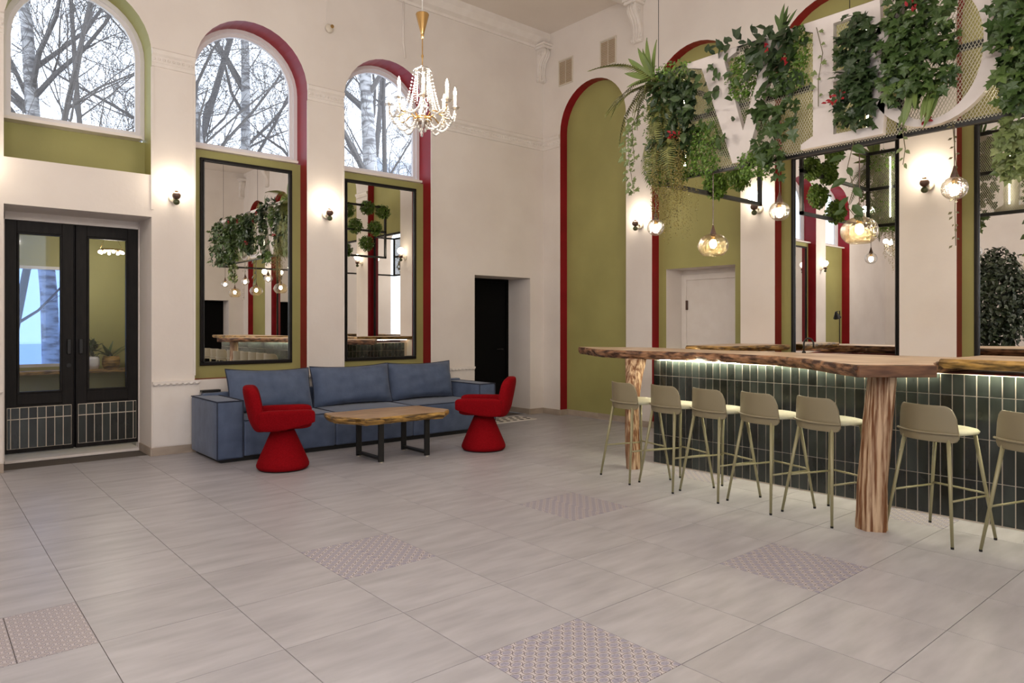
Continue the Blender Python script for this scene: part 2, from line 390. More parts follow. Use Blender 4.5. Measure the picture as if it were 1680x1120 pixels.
def corbel(loc,rz,label):
    e=empty('corbel',loc,rz); tag(e,label,'corbel',group='plaster corbels')
    prof=[(0,0.0),(0.045,0.0),(0.07,0.03),(0.06,0.07),(0.05,0.11),(0.055,0.20),(0.085,0.30),(0.14,0.37),(0.175,0.43),(0.165,0.50),(0.0,0.50)]
    mb=MB(); mb.prism([(-p[0],p[1]) for p in prof],-0.08,0.08,'y'); mb.build('bracket','trimw',e,recalc=True,bevel=0.006)
    for yy in (-0.045,0.0,0.045):
        mb=MB(); mb.tube([(-p[0]-0.002,yy,p[1]) for p in prof[1:-1]],0.012,6); mb.build('rib','trimw',e,smooth=True)
    mb=MB()
    for yy in (-0.082,0.082):
        for (cx,cz,r) in ((-0.105,0.42,0.055),(-0.045,0.035,0.03)):
            mb.tube([(cx+r*(1-t/26)*math.cos(t*0.55),yy,cz+r*(1-t/26)*math.sin(t*0.55)) for t in range(24)],0.007,5)
    mb.build('scroll','trimw',e,smooth=True)
    mb=MB(); mb.box(-0.20,0,-0.11,0.11,0.50,0.54); mb.box(-0.22,0,-0.125,0.125,0.54,0.575); mb.build('abacus','trimw',e,bevel=0.008)
for y,lb in ((6.30,'carved white corbel between the two wall vents and the fern'),(4.495,'carved white corbel above the second niche pilaster'),(2.645,'carved white corbel hidden high above the sign'),(-2.85,'carved white corbel nearest the far corner in the mirror')):
    corbel((XR,y,5.33),0,lb)
corbel((XR-0.07,YL-0.001,5.27),PI/2*1,'carved white corbel in the room corner under the cornice')
corbel((XR-0.07,YB+0.001,5.27),-PI/2,'carved white corbel in the corner seen in the left mirror')
# frieze: moulded band at the spring of the arches, with a bead row
def band(P,a,b,label,z0=4.19):
    mb=MB(); 
    prof=[(0,z0),(-0.015,z0+0.005),(-0.018,z0+0.04),(-0.01,z0+0.05),(-0.012,z0+0.12),(-0.035,z0+0.14),(-0.04,z0+0.18),(-0.02,z0+0.195),(0,z0+0.2)]
    n=len(prof)
    mb.add([P(a,z,d) for d,z in prof]+[P(b,z,d) for d,z in prof],[(i,i+1,n+i+1,n+i) for i in range(n-1)]+[tuple(range(n)),tuple(range(2*n-1,n-1,-1))])
    o=trim(mb,'trimw',label)
    m2=MB(); k=int((b-a)/0.045)
    for i in range(k):
        s=a+(i+0.5)*(b-a)/k; c=P(s,z0+0.085,-0.012); m2.sphere(c,0.016,6,4)
    tag(m2.build('bead_row','trimw',o,smooth=True),kind='stuff')
for a,b,l in ((1.95,2.39,'moulded frieze band on the pilaster right of the entrance'),(3.71,4.20,'moulded frieze band on the pilaster between the two tall mirrors'),(5.54,XR,'long moulded frieze band above the black doorway'),(0.17,0.66,'moulded frieze band left of the entrance')): band(PL,a,b,l)
for k,(a,b) in enumerate([(7.86,YL),(6.07,6.53),(4.27,4.72),(2.385,2.905),(0.56,1.03)]): band(PR,a,b,'moulded frieze band on the bar wall, number %d from the corner'%(k+1))
# dado rail with scallops
def dado(a,b,label):
    mb=MB(); mb.box(a,b,YL-0.035,YL,0.775,0.80); mb.box(a,b,YL-0.02,YL,0.755,0.775); mb.box(a+0.005,b-0.005,YL-0.008,YL,0.1,0.755)
    o=trim(mb,'trimw',label); m2=MB(); k=int((b-a)/0.06)
    for i in range(k): m2.sphere((a+(i+0.5)*(b-a)/k,YL-0.025,0.768),0.03,8,5,(0.9,0.5,0.5))
    tag(m2.build('scallop_row','trimw',o,smooth=True),kind='stuff')
dado(1.955,2.44,'scalloped dado rail beside the left arm of the sofa'); dado(3.68,4.24,'scalloped dado rail behind the sofa between the mirrors'); dado(5.50,6.30,'scalloped dado rail left of the black doorway'); dado(0.10,0.655,'scalloped dado rail left of the entrance door')
# corner bead strips on the pilaster edges
mb=MB()
for s in (1.955,2.385,3.715,4.195,5.545):
    mb.box(s-0.012,s+0.012,YL-0.010,YL-0.001,2.65 if s<2 else 0.85,4.18)
trim(mb,'trimw','thin corner beads along the window pilasters')

# plinth tiles along the walls
def plinth(name,label,runs):
    root=empty(name); tag(root,label,kind='structure')
    for (p,q) in runs:
        p=Vector(p);q=Vector(q);L=(q-p).length;k=max(1,round(L/0.6));d=(q-p)/L; nrm=Vector((-d.y,d.x,0))
        for i in range(k):
            a=p+d*(L*i/k+0.001); b=p+d*(L*(i+1)/k-0.001)
            mb=MB(); w=nrm*0.012
            vs=[a,b,b+w,a+w]; vs=[(v.x,v.y,0.001) for v in vs]+[(v.x,v.y,0.088) for v in vs]
            mb.add(vs,[(3,2,1,0),(4,5,6,7),(0,1,5,4),(1,2,6,5),(2,3,7,6),(3,0,4,7)]); mb.build('tile','plinth',root,recalc=True)
# direction chosen so that the tile stands into the room
plinth('baseboard_left','beige porcelain plinth tiles along the window wall',[((0.66,YL,0),(XN,YL,0)),((6.31,YL,0),(1.95,YL,0)),((XR,YL,0),(7.41,YL,0)),((7.41,YL,0),(7.41,YL+0.53,0)),((1.95,YL,0),(1.95,YL+0.5,0))])
runs=[]
cuts=[(YL,7.86,0),(7.86,6.53,ND),(6.53,6.07,0),(6.07,5.945,ND),(4.885,4.72,ND),(4.72,4.60,0)]
for a,b,dp in cuts: runs.append(((XR+dp,b,0),(XR+dp,a,0)))
for yy in (7.86,6.07,4.72): runs.append(((XR+ND,yy,0),(XR,yy,0)))
plinth('baseboard_right','beige porcelain plinth tiles along the niche wall',runs)

# ------------------------------------------------------------------ floor: 60 cm porcelain tiles with printed tiles every third
GX,GY,TS=0.631,7.167,0.60
def decor_mat(name,c_bg,c_fill,c_line,scale,rot):
    m,t,b=new_mat(name); setp(b,c_bg,0.4)
    tc=N(t,'ShaderNodeTexCoord'); mp=N(t,'ShaderNodeMapping'); mp.inputs['Scale'].default_value=(scale,scale,1); mp.inputs['Rotation'].default_value=(0,0,rot)
    t.links.new(tc.outputs['Object'],mp.inputs[0])
    def oval(off):
        ad=N(t,'ShaderNodeVectorMath',operation='ADD'); ad.inputs[1].default_value=off
        fr=N(t,'ShaderNodeVectorMath',operation='FRACTION'); sb=N(t,'ShaderNodeVectorMath',operation='SUBTRACT'); sb.inputs[1].default_value=(0.5,0.5,0)
        sc=N(t,'ShaderNodeVectorMath',operation='MULTIPLY'); sc.inputs[1].default_value=(1.0,1.35,0)
        ln=N(t,'ShaderNodeVectorMath',operation='LENGTH')
        t.links.new(mp.outputs[0],ad.inputs[0]); t.links.new(ad.outputs[0],fr.inputs[0]); t.links.new(fr.outputs[0],sb.inputs[0]); t.links.new(sb.outputs[0],sc.inputs[0]); t.links.new(sc.outputs[0],ln.inputs[0])
        return ln.outputs['Value']
    mn=N(t,'ShaderNodeMath',operation='MINIMUM'); t.links.new(oval((50,50,0)),mn.inputs[0]); t.links.new(oval((50.5,50.5,0)),mn.inputs[1])
    rp=N(t,'ShaderNodeValToRGB'); e=rp.color_ramp.elements; rp.color_ramp.interpolation='CONSTANT'
    e[0].position=0; e[0].color=(*c_fill,1); e[1].position=0.29; e[1].color=(*c_bg,1)
    x=e.new(0.36); x.color=(*c_line,1); x=e.new(0.415); x.color=(*c_bg,1)
    t.links.new(mn.outputs[0],rp.inputs[0])
    nz=N(t,'ShaderNodeTexNoise'); nz.inputs['Scale'].default_value=8; nz.inputs['Detail'].default_value=3; t.links.new(mp.outputs[0],nz.inputs['Vector'])
    mx=N(t,'ShaderNodeMixRGB',blend_type='SOFT_LIGHT'); mx.inputs[0].default_value=0.8
    t.links.new(rp.outputs[0],mx.inputs[1]); t.links.new(nz.outputs['Fac'],mx.inputs[2]); t.links.new(mx.outputs[0],b.inputs['Base Color'])
    return m
M['decor']=decor_mat('printed_tile_ovals',(0.53,0.49,0.50),(0.30,0.285,0.37),(0.10,0.08,0.095),14.0,0.0)
M['decor2']=decor_mat('printed_tile_stars',(0.50,0.46,0.47),(0.34,0.30,0.31),(0.13,0.115,0.17),18.0,0.0)
mb=MB(); mb.box(XN-0.3,XR+0.6,YB-0.6,YL+0.75,-0.10,-0.004); fl=mb.build('floor','grout'); tag(fl,'grey porcelain tiled floor with lavender printed tiles',kind='structure')
cells=[]
S_,C_=math.sin(YAW),math.cos(YAW)
for i in range(-10,13):
    for j in range(-2,21):
        x0,y1=GX+i*TS,GY-j*TS; x1,y0=x0+TS,y1-TS
        if x0>XR-0.02 or x1<XN or y1<YB or y0>YL+0.55: continue
        cx,cy=(x0+x1)/2,(y0+y1)/2; dd=cx*S_+cy*C_; rr=cx*C_-cy*S_
        vis = dd>1.6 and abs(rr/dd)<0.86
        cells.append((0 if vis else 1, dd if vis else 99, i,j,max(x0,XN),min(x1,XR+0.14),max(y0,YB),min(y1,YL+0.6)))
cells.sort()
g=0.0016
shared={}
rest=MB(); cnt=0
for (nv,dd,i,j,x0,x1,y0,y1) in cells:
    dec=(i%3==2 and j%3==2 and j>2)
    halves=[(x0,(x0+x1)/2,y0,y1),((x0+x1)/2,x1,y0,y1)] if dec else [(x0,x1,y0,y1)]
    for (a,b,c,d) in halves:
        if cnt<290 and not nv:
            key=(round(b-a,3),round(d-c,3),dec,(dec and i<1))
            if key not in shared:
                w,h=(b-a)/2-g,(d-c)/2-g; m2=MB(); m2.box(-w,w,-h,h,-0.004,0); o=m2.build('tile',('decor2' if i<1 else 'decor') if dec else 'floor',fl); shared[key]=o.data
            else: o=bpy.data.objects.new('tile',shared[key]); link(o,fl)
            o.location=((a+b)/2,(c+d)/2,0.0); cnt+=1
            if dec: o['label']='printed lavender patterned tile'
        else: rest.box(a+g,b-g,c+g,d-g,-0.004,0,1 if dec else 0)
tag(rest.build('tile_field',['floor','decor'],fl),kind='stuff')

# ------------------------------------------------------------------ entrance double door with tiled kick panels
d1=empty('door_1',((0.70+1.95)/2,YL+0.55,0)); tag(d1,'black double entrance door with tall glass panes and dark tiled kick panels',kind='structure')
W=0.605
def leaf(cx,s):
    e=empty('door_leaf',(cx,0,0),0,d1)
    x0,x1=-W/2,W/2; st=0.105
    mb=MB()
    mb.box(x0,x0+st,0,0.06,0.09,2.49); mb.box(x1-st,x1,0,0.06,0.09,2.49); mb.box(x0+st,x1-st,0,0.06,2.37,2.49); mb.box(x0+st,x1-st,0,0.06,0.585,0.70); mb.box(x0+st,x1-st,0,0.06,0.09,0.13)
    mb.box(x0+0.0,x1,0.02,0.06,0.09,0.60)
    mb.build('leaf_frame','black',e,bevel=0.004)
    mb=MB()
    for (a,b,c,d) in ((x0+st,x1-st,2.35,2.37),(x0+st,x1-st,0.70,0.72),(x0+st,x0+st+0.02,0.72,2.35),(x1-st-0.02,x1-st,0.72,2.35)): mb.box(a,b,-0.012,0.03,c,d)
    mb.build('glazing_bead','black',e,bevel=0.004)
    mb=MB(); mb.box(x0+st,x1-st,0.03,0.036,0.71,2.36); mb.build('pane','doorglass',e)
    mb=MB(); mb.box(x0+0.02,x1-0.02,-0.004,0.02,0.135,0.56); gr=mb.build('kick_panel','groutw',e)
    p=(W-0.04)/7.4; xs=x0+0.02-(p*0.6 if s<0 else 0)
    while xs<x1-0.03:
        a=max(xs,x0+0.02)+0.004; b=min(xs+p,x1-0.02)-0.004; xs+=p
        if b-a<0.01: continue
        for (c,d) in ((0.14,0.435),(0.445,0.555)):
            m2=MB(); m2.box(a,b,-0.010,0.0,c,d); m2.build('tile','glaze',gr)
    hx=(x1-0.045) if s<0 else (x0+0.045)
    h=MB(); h.box(hx-0.018,hx+0.018,-0.035,0,1.10,1.26); h.build('pull_handle','blackmetal',e,bevel=0.006)
    if s<0:
        h=MB(); h.lathe([(0,0),(0.022,0.0),(0.022,0.012),(0,0.012)],16); o=h.build('lock','blackmetal',e); o.rotation_euler=(PI/2,0,0); o.location=(hx,0,0.98)
leaf(-0.3125,-1); leaf(0.3125,1)
mb=MB(); mb.box(-0.03,0.03,0.062,0.075,0.09,2.49); mb.build('meeting_strip','black',d1)
mb=MB(); mb.box(-0.66,0.62,-0.02,0.10,2.49,2.58); mb.box(0.615,0.66,-0.02,0.10,0,2.58); mb.box(-0.69,-0.615,-0.02,0.10,0,2.58); mb.build('door_frame','trimw',d1)
mb=MB(); mb.box(-0.62,0.62,-0.06,0.35,0,0.028); mb.build('threshold','trimw',d1,bevel=0.004)
# black doorway
d2=empty('door_2',(6.86,YL+0.56,0)); tag(d2,'black door deep in the doorway beside the room corner',kind='structure')
mb=MB(); mb.box(-0.55,0.55,0,0.05,0.005,2.10); mb.build('door_leaf','blackdoor',d2,bevel=0.004)
mb=MB(); mb.box(-0.55,0.55,-0.03,0.06,2.10,2.15); mb.box(0.51,0.55,-0.03,0.0,0,2.10); mb.build('door_frame','blackdoor',d2)
mb=MB(); mb.tube([(0.42,0,1.02),(0.42,-0.05,1.02),(0.30,-0.05,1.02)],0.010,8); mb.build('door_handle','blackmetal',d2,smooth=True)

# vestibule behind the glass doors
mb=MB(); vx0,vx1,vy=-1.2,3.4,11.0
mb.add([(vx1,YL+0.62,0),(vx1,vy,0),(vx1,vy,3),(vx1,YL+0.62,3)],[(0,1,2,3)])
mb.add([(vx0,YL+0.62,0),(vx0,vy,0),(vx0,vy,3),(vx0,YL+0.62,3)],[(0,1,2,3)])
mb.add([(vx0,YL+0.62,2.95),(vx1,YL+0.62,2.95),(vx1,vy,2.95),(vx0,vy,2.95)],[(0,1,2,3)])
P3=lambda s,z,d:(s,vy+d,z)
vwin=Opening(0.55,1.64,0.86,2.18,False); wall_face(mb,P3,vx0,vx1,2.95,[[vwin]])
mb.add([(vx0,YL+0.601,2.58),(vx1,YL+0.601,2.58),(vx1,YL+0.601,2.96),(vx0,YL+0.601,2.96)],[(0,1,2,3)])
vb=mb.build('wall_vestibule','olive'); tag(vb,'olive green vestibule wall behind the glass doors',kind='structure')
mb=MB(); mb.box(vx0,vx1,YL+0.75,vy,-0.02,0); f2=mb.build('floor_vestibule','floor'); tag(f2,'tiled vestibule floor behind the glass doors',kind='structure')
M['duskpane']=cheap_glass('dusk_tint_glass',(0.30,0.46,0.82),0.04)  # pane tint puts the blue dusk light outside into the glass
mb=MB(); mb.box(0.55,0.59,vy,vy+0.06,0.86,2.18); mb.box(1.60,1.64,vy,vy+0.06,0.86,2.18); mb.box(0.59,1.60,vy,vy+0.06,2.14,2.18); mb.box(0.59,1.60,vy,vy+0.06,0.86,0.90)
vw=mb.build('window_20','upvc'); tag(vw,'vestibule window behind the left door leaf, blue dusk light tinted into its pane',kind='structure')
mb=MB(); mb.add([(0.59,vy+0.03,0.90),(1.60,vy+0.03,0.90),(1.60,vy+0.03,2.14),(0.59,vy+0.03,2.14)],[(0,1,2,3)]); mb.build('pane','duskpane',vw)
mb=MB(); mb.box(vx0+0.01,vx1-0.01,vy-0.30,vy-0.002,0.775,0.82); lg=mb.build('window_ledge','goldwood',bevel=0.006); tag(lg,'wooden ledge across the vestibule behind the glass doors','ledge')
mb=MB(); mb.box(1.22,1.35,vy-0.012,vy-0.001,0.36,0.48); so=mb.build('power_socket','cream',bevel=0.004); tag(so,'white double power socket on the vestibule wall','socket')

vl=empty('ring_lamp',(1.9,10.0,2.35)); tag(vl,'small lit ring lamp hanging in the vestibule','lamp')
mb=MB(); mb.tube([(0.13*math.cos(t),0.13*math.sin(t),0) for t in np.linspace(0,2*PI,25)],0.012,8,cap=False); mb.build('ring','brass',vl,smooth=True)
mb=MB(); mb.tube([(0.13,0,0),(0,0,0.3),(0,0,0.6)],0.003,5); mb.tube([(-0.13,0,0),(0,0,0.3)],0.003,5); mb.build('wire','brass',vl)
for k in range(8):
    t=2*PI*k/8; mb=MB(); mb.sphere((0.13*math.cos(t),0.13*math.sin(t),-0.03),0.018,8,6); mb.build('bulb','bulb',vl,smooth=True)
L=bpy.data.lights.new('ring_lamp_light','POINT'); L.energy=26; L.color=(1.0,0.88,0.72); L.shadow_soft_size=0.1; o=bpy.data.objects.new('ring_lamp_light',L); link(o,vl); o.location=(0,0,-0.15)

# ------------------------------------------------------------------ tall framed mirrors
def tall_mirror(cx,cy,rz,w,z0,z1,label,tilt=0.0,turn=0.0):
    e=empty('tall_mirror',(cx,cy,z0),rz+turn); e.rotation_euler=(tilt,0,rz+turn); tag(e,label,'mirror',group='tall black framed mirrors'); h=z1-z0; b=0.045
    mb=MB()
    mb.box(-w/2,w/2,-0.03,0.0,0,b); mb.box(-w/2,w/2,-0.03,0.0,h-b,h); mb.box(-w/2,-w/2+b,-0.03,0,b,h-b); mb.box(w/2-b,w/2,-0.03,0,b,h-b)
    mb.build('frame','black',e,bevel=0.006)
    mb=MB(); i=0.03
    mb.box(-w/2+i,w/2-i,-0.042,-0.03,i,i+0.012); mb.box(-w/2+i,w/2-i,-0.042,-0.03,h-i-0.012,h-i); mb.box(-w/2+i,-w/2+i+0.012,-0.042,-0.03,i,h-i); mb.box(w/2-i-0.012,w/2-i,-0.042,-0.03,i,h-i)
    mb.build('inner_bead','blackmetal',e)
    mb=MB(); mb.add([(-w/2+b,-0.018,b),(w/2-b,-0.018,b),(w/2-b,-0.018,h-b),(-w/2+b,-0.018,h-b)],[(0,1,2,3)]); mb.build('mirror_glass','mirror',e)
tall_mirror(3.045,YL+0.198,0,1.09,0.945,3.33,'tall black framed mirror above the left end of the sofa')
tall_mirror(4.85,YL+0.198,0,1.115,0.935,3.33,'tall black framed mirror above the middle of the sofa')
tall_mirror(-0.5,YL+0.198,0,1.09,0.94,3.33,'tall black framed mirror left of the entrance, outside the view')
for yc,lb in ((3.54,'tall black framed mirror behind the bar left of the right sconce'),(1.68,'tall black framed mirror behind the bar at the right picture edge'),(-0.12,'tall black framed mirror behind the bar past the picture edge'),(-1.94,'tall black framed mirror behind the far end of the bar')):
    tall_mirror(XR+ND-0.001,yc,-PI/2,1.19,0.75,3.38,lb)

# ------------------------------------------------------------------ wall sconces
def make_sconce():
    e=empty('wall_sconce'); 
    mb=MB(); mb.lathe([(0,0),(0.055,0),(0.055,0.012),(0.045,0.02),(0,0.02)],20); p=mb.build('wall_plate','cream',e,smooth=False); p.rotation_euler=(0,-PI/2,0); p.location=(0,0,-0.13)
    mb=MB(); mb.tube([(-0.015,0,-0.13),(-0.085,0,-0.13)],0.012,10); mb.build('arm','cream',e,smooth=True)
    mb=MB(); mb.sphere((-0.11,0,0),0.068,18,12); mb.build('globe','globe',e,smooth=True)
    mb=MB(); mb.lathe([(0.0,-0.075),(0.022,-0.075),(0.022,-0.055),(0.0,-0.055)],14,(-0.11,0,0)); mb.build('collar','brass',e,smooth=True)
    mb=MB(); mb.sphere((-0.11,0,-0.115),0.045,16,10,(1,1,0.92)); mb.build('brown_ball','brownball',e,smooth=True)
    mb=MB(); mb.sphere((-0.11,0,-0.185),0.034,14,10,(1,1,0.92)); mb.build('green_ball','greenball',e,smooth=True)
    return e
sc0=make_sconce(); first=True
for (x,y,rz,lb) in ((2.17,YL,PI/2,'lit globe sconce between the entrance door and the left mirror'),(3.955,YL,PI/2,'lit globe sconce between the two tall mirrors over the sofa'),
    (XR,6.27,0,'lit globe sconce left of the white door behind the bar'),(XR,4.47,0,'lit globe sconce right of the white door behind the bar'),(XR,2.63,0,'lit globe sconce on the pilaster right of the bar mirror'),
    (XR,0.79,0,'lit globe sconce on the bar wall beyond the right edge'),(XR,-1.03,0,'lit globe sconce on the bar wall far beyond the right edge'),(XR,-2.85,0,'lit globe sconce on the bar wall near the mirrored corner'),
    (0.42,YL,PI/2,'lit globe sconce left of the entrance door'),(-1.41,YL,PI/2,'lit globe sconce far left of the entrance door')):
    s=sc0 if first else copy_tree(sc0); first=False
    s.location=(x,y,2.925); s.rotation_euler=(0,0,rz); tag(s,lb,'sconce','globe wall sconces')

# ------------------------------------------------------------------ chandeliers
def make_chandelier():
    e=empty('chandelier')     # origin at candle cup level
    mb=MB(); mb.tube([(0.003*math.sin(z*9),0.003*math.cos(z*7),z) for z in np.linspace(0.95,(HC-3.25)/0.797,16)],0.006,6); mb.build('suspension_cable','crystalb',e)
    mb=MB(); mb.lathe([(0,0.68),(0.012,0.68),(0.02,0.74),(0.07,0.93),(0.066,0.94),(0.0,0.94)],20); mb.build('canopy_cone','brass',e,smooth=True)
    mb=MB(); mb.lathe([(0.006,0.68),(0.006,0.52),(0.014,0.50),(0.006,0.47),(0.006,0.40)],10); mb.build('rod','brass',e,smooth=True)
    mb=MB(); mb.lathe([(0.0,0.40),(0.03,0.39),(0.075,0.37),(0.10,0.345),(0.085,0.34),(0.04,0.33),(0.03,0.28),(0.045,0.22),(0.03,0.15),(0.025,0.05),(0.04,0.0),(0.055,-0.06),(0.03,-0.12),(0.09,-0.17),(0.11,-0.20),(0.06,-0.235),(0.0,-0.25)],20); mb.build('glass_column','crystal',e,smooth=True)
    mb=MB(); mb.lathe([(0.0,-0.13),(0.085,-0.14),(0.10,-0.165),(0.07,-0.20),(0,-0.21)],20); mb.build('brass_hub','brass',e,smooth=True)
    R=0.34
    bead=MB()
    for k in range(8):
        t=2*PI*(k+0.3)/8; c,s=math.cos(t),math.sin(t)
        pts=[(r*c,r*s,z) for r,z in ((0.06,-0.16),(0.12,-0.10),(0.18,-0.10),(0.24,-0.14),(0.30,-0.145),(0.335,-0.11),(R,-0.05))]
        mb=MB(); mb.tube(pts,0.0075,7); mb.build('arm','brass',e,smooth=True)
        mb=MB(); mb.lathe([(0.0,-0.055),(0.02,-0.05),(0.05,-0.03),(0.055,-0.02),(0.02,-0.03),(0,-0.03)],14,(R*c,R*s,0)); mb.build('drip_pan','crystal',e,smooth=True)
        mb=MB(); mb.lathe([(0.0,-0.03),(0.0155,-0.03),(0.0155,0.10),(0.0,0.10)],12,(R*c,R*s,0)); cd=mb.build('candle','candle',e,smooth=True)
        mb=MB(); mb.lathe([(0.0,0.098),(0.010,0.10),(0.017,0.125),(0.014,0.15),(0.006,0.18),(0.0,0.195)],10,(R*c,R*s,0)); mb.build('flame_bulb','bulb',cd,smooth=True)
        t2=2*PI*(k+1.3)/8
        sb=MB()
        # swags between arms, garlands to the top ring and drops
        def strand(p,q,sag,n,r0):
            for i in range(n+1):
                u=i/n; x=[p[a]*(1-u)+q[a]*u for a in range(3)]; x[2]-=sag*4*u*(1-u); sb.sphere(x,r0*(0.8+0.4*math.sin(PI*u)),7,5)
        strand((R*c,R*s,-0.05),(R*math.cos(t2),R*math.sin(t2),-0.05),0.13,15,0.0115)
        strand((0.09*c,0.09*s,0.345),(0.20*c,0.20*s,-0.10),0.06,16,0.0095)
        strand((0.10*c,0.10*s,-0.19),(R*c,R*s,-0.06),0.15,18,0.0110)
        strand((0.07*c,0.07*s,0.34),(0.075*c,0.075*s,0.02),0.0,13,0.0085)
        for a,b in ((0.02,-0.10),(0.0,-0.13),(-0.02,-0.16)): sb.sphere((R*c*(1+a),R*s*(1+a),b),0.011,6,4,(0.8,0.8,1.5))
        for j,zz in enumerate((-0.22,-0.25,-0.275)): sb.sphere((0.075*c*(1-j*0.28),0.075*s*(1-j*0.28),zz),0.013,6,4,(0.8,0.8,1.5))
        tag(sb.build('bead_garland','crystalb',e,smooth=True),kind='stuff')
    return e
ch0=make_chandelier()
def chand_lights(root,w):
    for k in range(0,8,2):
        t=2*PI*(k+0.8)/8
        L=bpy.data.lights.new('chandelier_light','POINT'); L.energy=w*2; L.color=(1.0,0.90,0.80); L.shadow_soft_size=0.05
        o=bpy.data.objects.new('chandelier_light',L); link(o,root); o.location=(0.40*math.cos(t),0.40*math.sin(t),0.13)
chs=[(3.228,4.936,3.25,'lit crystal chandelier with candle bulbs hanging before the window wall',0.62),(-1.8,6.6,3.25,'lit crystal chandelier left of the view, seen in the bar mirror',1.0),(-1.8,0.2,3.25,'lit crystal chandelier behind the camera on the left',1.5),(1.6,-2.6,3.25,'lit crystal chandelier behind the camera on the right',1.5),(0.9,1.7,3.25,'lit crystal chandelier above the camera in the room centre',1.6)]
for i,(x,y,z,lb,k) in enumerate(chs):
    c=ch0 if i==0 else copy_tree(ch0)
    c.location=(x,y,z); c.scale=(0.797,)*3; tag(c,lb,'chandelier','crystal chandeliers')
for i,c in enumerate([o for o in list(C.objects) if o.name.startswith('chandelier') and o.parent is None]): chand_lights(c,CHAND_W*chs[i][4])

# ------------------------------------------------------------------ sofa
sf=empty('sofa',(2.34,7.35,0)); tag(sf,'long blue velour three seat sofa with square arms under the mirrors','sofa')
SL=3.63; SD=0.86
def soft_box(name,x0,x1,y0,y1,z0,z1,mat,parent,bev=0.025,sub=1,puff=0.0):
    bm=bmesh.new(); bmesh.ops.create_cube(bm,size=1.0); bmesh.ops.subdivide_edges(bm,edges=bm.edges,cuts=5,use_grid_fill=True)
    for v in bm.verts:
        p=v.co.copy()
        f=[1-(2*abs(p[a]))**2*0 for a in range(3)]
        ax=max(range(3),key=lambda a:abs(p[a]))
        o=[a for a in range(3) if a!=ax]
        k=(1-(2*p[o[0]])**2)*(1-(2*p[o[1]])**2)
        q=p.copy(); q[ax]+=math.copysign(puff*k/[x1-x0,y1-y0,z1-z0][ax],p[ax]) if abs(p[ax])>0.499 else 0
        v.co=Vector(((q.x+0.5)*(x1-x0)+x0,(q.y+0.5)*(y1-y0)+y0,(q.z+0.5)*(z1-z0)+z0))
    me=bpy.data.meshes.new(name); bm.to_mesh(me); bm.free(); me.materials.append(M[mat])
    me.polygons.foreach_set('use_smooth',[True]*len(me.polygons))
    o=bpy.data.objects.new(name,me); link(o,parent)
    b=o.modifiers.new('bevel','BEVEL'); b.width=bev; b.segments=3; b.limit_method='ANGLE'; b.angle_limit=math.radians(50)
    return o
def piping(parent,loops,r=0.006):
    for pts in loops:
        mb=MB(); mb.tube(pts+[pts[0]],r,6,cap=False); mb.build('piping','navy',parent,smooth=True)
for x0 in (0.0,SL-0.27):
    a=soft_box('arm',x0,x0+0.27,0.0,SD,0.035,0.625,'blue',sf,0.02,puff=0.008)
    q=0.004
    piping(a,[[(x0+q,-q,0.04),(x0+0.27-q,-q,0.04),(x0+0.27-q,-q,0.625),(x0+q,-q,0.625)],[(x0+q,SD,0.625),(x0+q,-q,0.627),(x0+0.27-q,-q,0.627),(x0+0.27-q,SD,0.625)]])
sw=(SL-0.54)/3
for k in range(3):
    x0=0.27+k*sw
    s=soft_box('seat_section',x0+0.003,x0+sw-0.003,-0.015,SD-0.1,0.05,0.425,'blue',sf,0.02,puff=0.008)
    piping(s,[[(x0+0.012,-0.018,0.42),(x0+sw-0.012,-0.018,0.42),(x0+sw-0.012,SD-0.3,0.427),(x0+0.012,SD-0.3,0.427)]],0.004)
    # back cushion
    bm=bmesh.new(); bmesh.ops.create_grid(bm,x_segments=18,y_segments=12,size=0.5)
    me_v=[];me_f=[]
    nx,nz=18,12; w=sw*(0.97,1.02,0.98)[k]; h=0.505; th=0.29
    rr=random.Random(k+3)
    for side in (-1,1):
        for iz in range(nz+1):
            for ix in range(nx+1):
                u=ix/nx*2-1; v=iz/nz*2-1
                e=0.12*(1-max(abs(u),abs(v))**8)+0.88*((1-abs(u)**3)*(1-abs(v)**3))**0.5
                wr=0.008*math.sin(7*u+3*v+k)+0.007*math.sin(11*v-4*u+2*k)+0.012*math.sin(9*(u+v)+k)*max(0,abs(u*v)-0.2)
                edge=0.020*(1-v*v)*abs(u)**6
                me_v.append((u*(w/2-edge), side*(th/2*e+wr*e), v*(h/2-0.030*(1-u*u)*abs(v)**6)))
    n1=(nx+1)*(nz+1)
    for side in range(2):
        for iz in range(nz):
            for ix in range(nx):
                a=side*n1+iz*(nx+1)+ix; q=(a,a+1,a+nx+2,a+nx+1); me_f.append(q if side==0 else q[::-1])
    bm.free()
    mb=MB(); mb.add(me_v,me_f); c=mb.build('back_cushion','blue',sf,smooth=True)
    c.location=(0.27+(k+0.5)*sw+(0.0,0.01,0.0)[k],SD-0.26+(-0.02,0.0,0.03)[k],0.425+0.243); c.rotation_euler=((-0.30,-0.24,-0.20)[k],(0.025,-0.012,0.0)[k],(0.05,-0.05,-0.01)[k])
    mb=MB(); K=10; pts=[]
    ex=lambda v: w/2-0.020*(1-v*v)
    ez=lambda u: h/2-0.030*(1-u*u)
    for t in range(K): u=-1+2*t/K; pts.append((u*w/2,0,-ez(u)))
    for t in range(K): v=-1+2*t/K; pts.append((ex(v),0,v*h/2))
    for t in range(K): u=1-2*t/K; pts.append((u*w/2,0,ez(u)))
    for t in range(K): v=1-2*t/K; pts.append((-ex(v),0,v*h/2))
    mb.tube(pts+[pts[0]],0.007,6,cap=False); mb.build('piping','navy',c,smooth=True)
soft_box('back_frame',0.10,SL-0.02,SD-0.10,SD,0.05,0.655,'blue',sf,0.02)
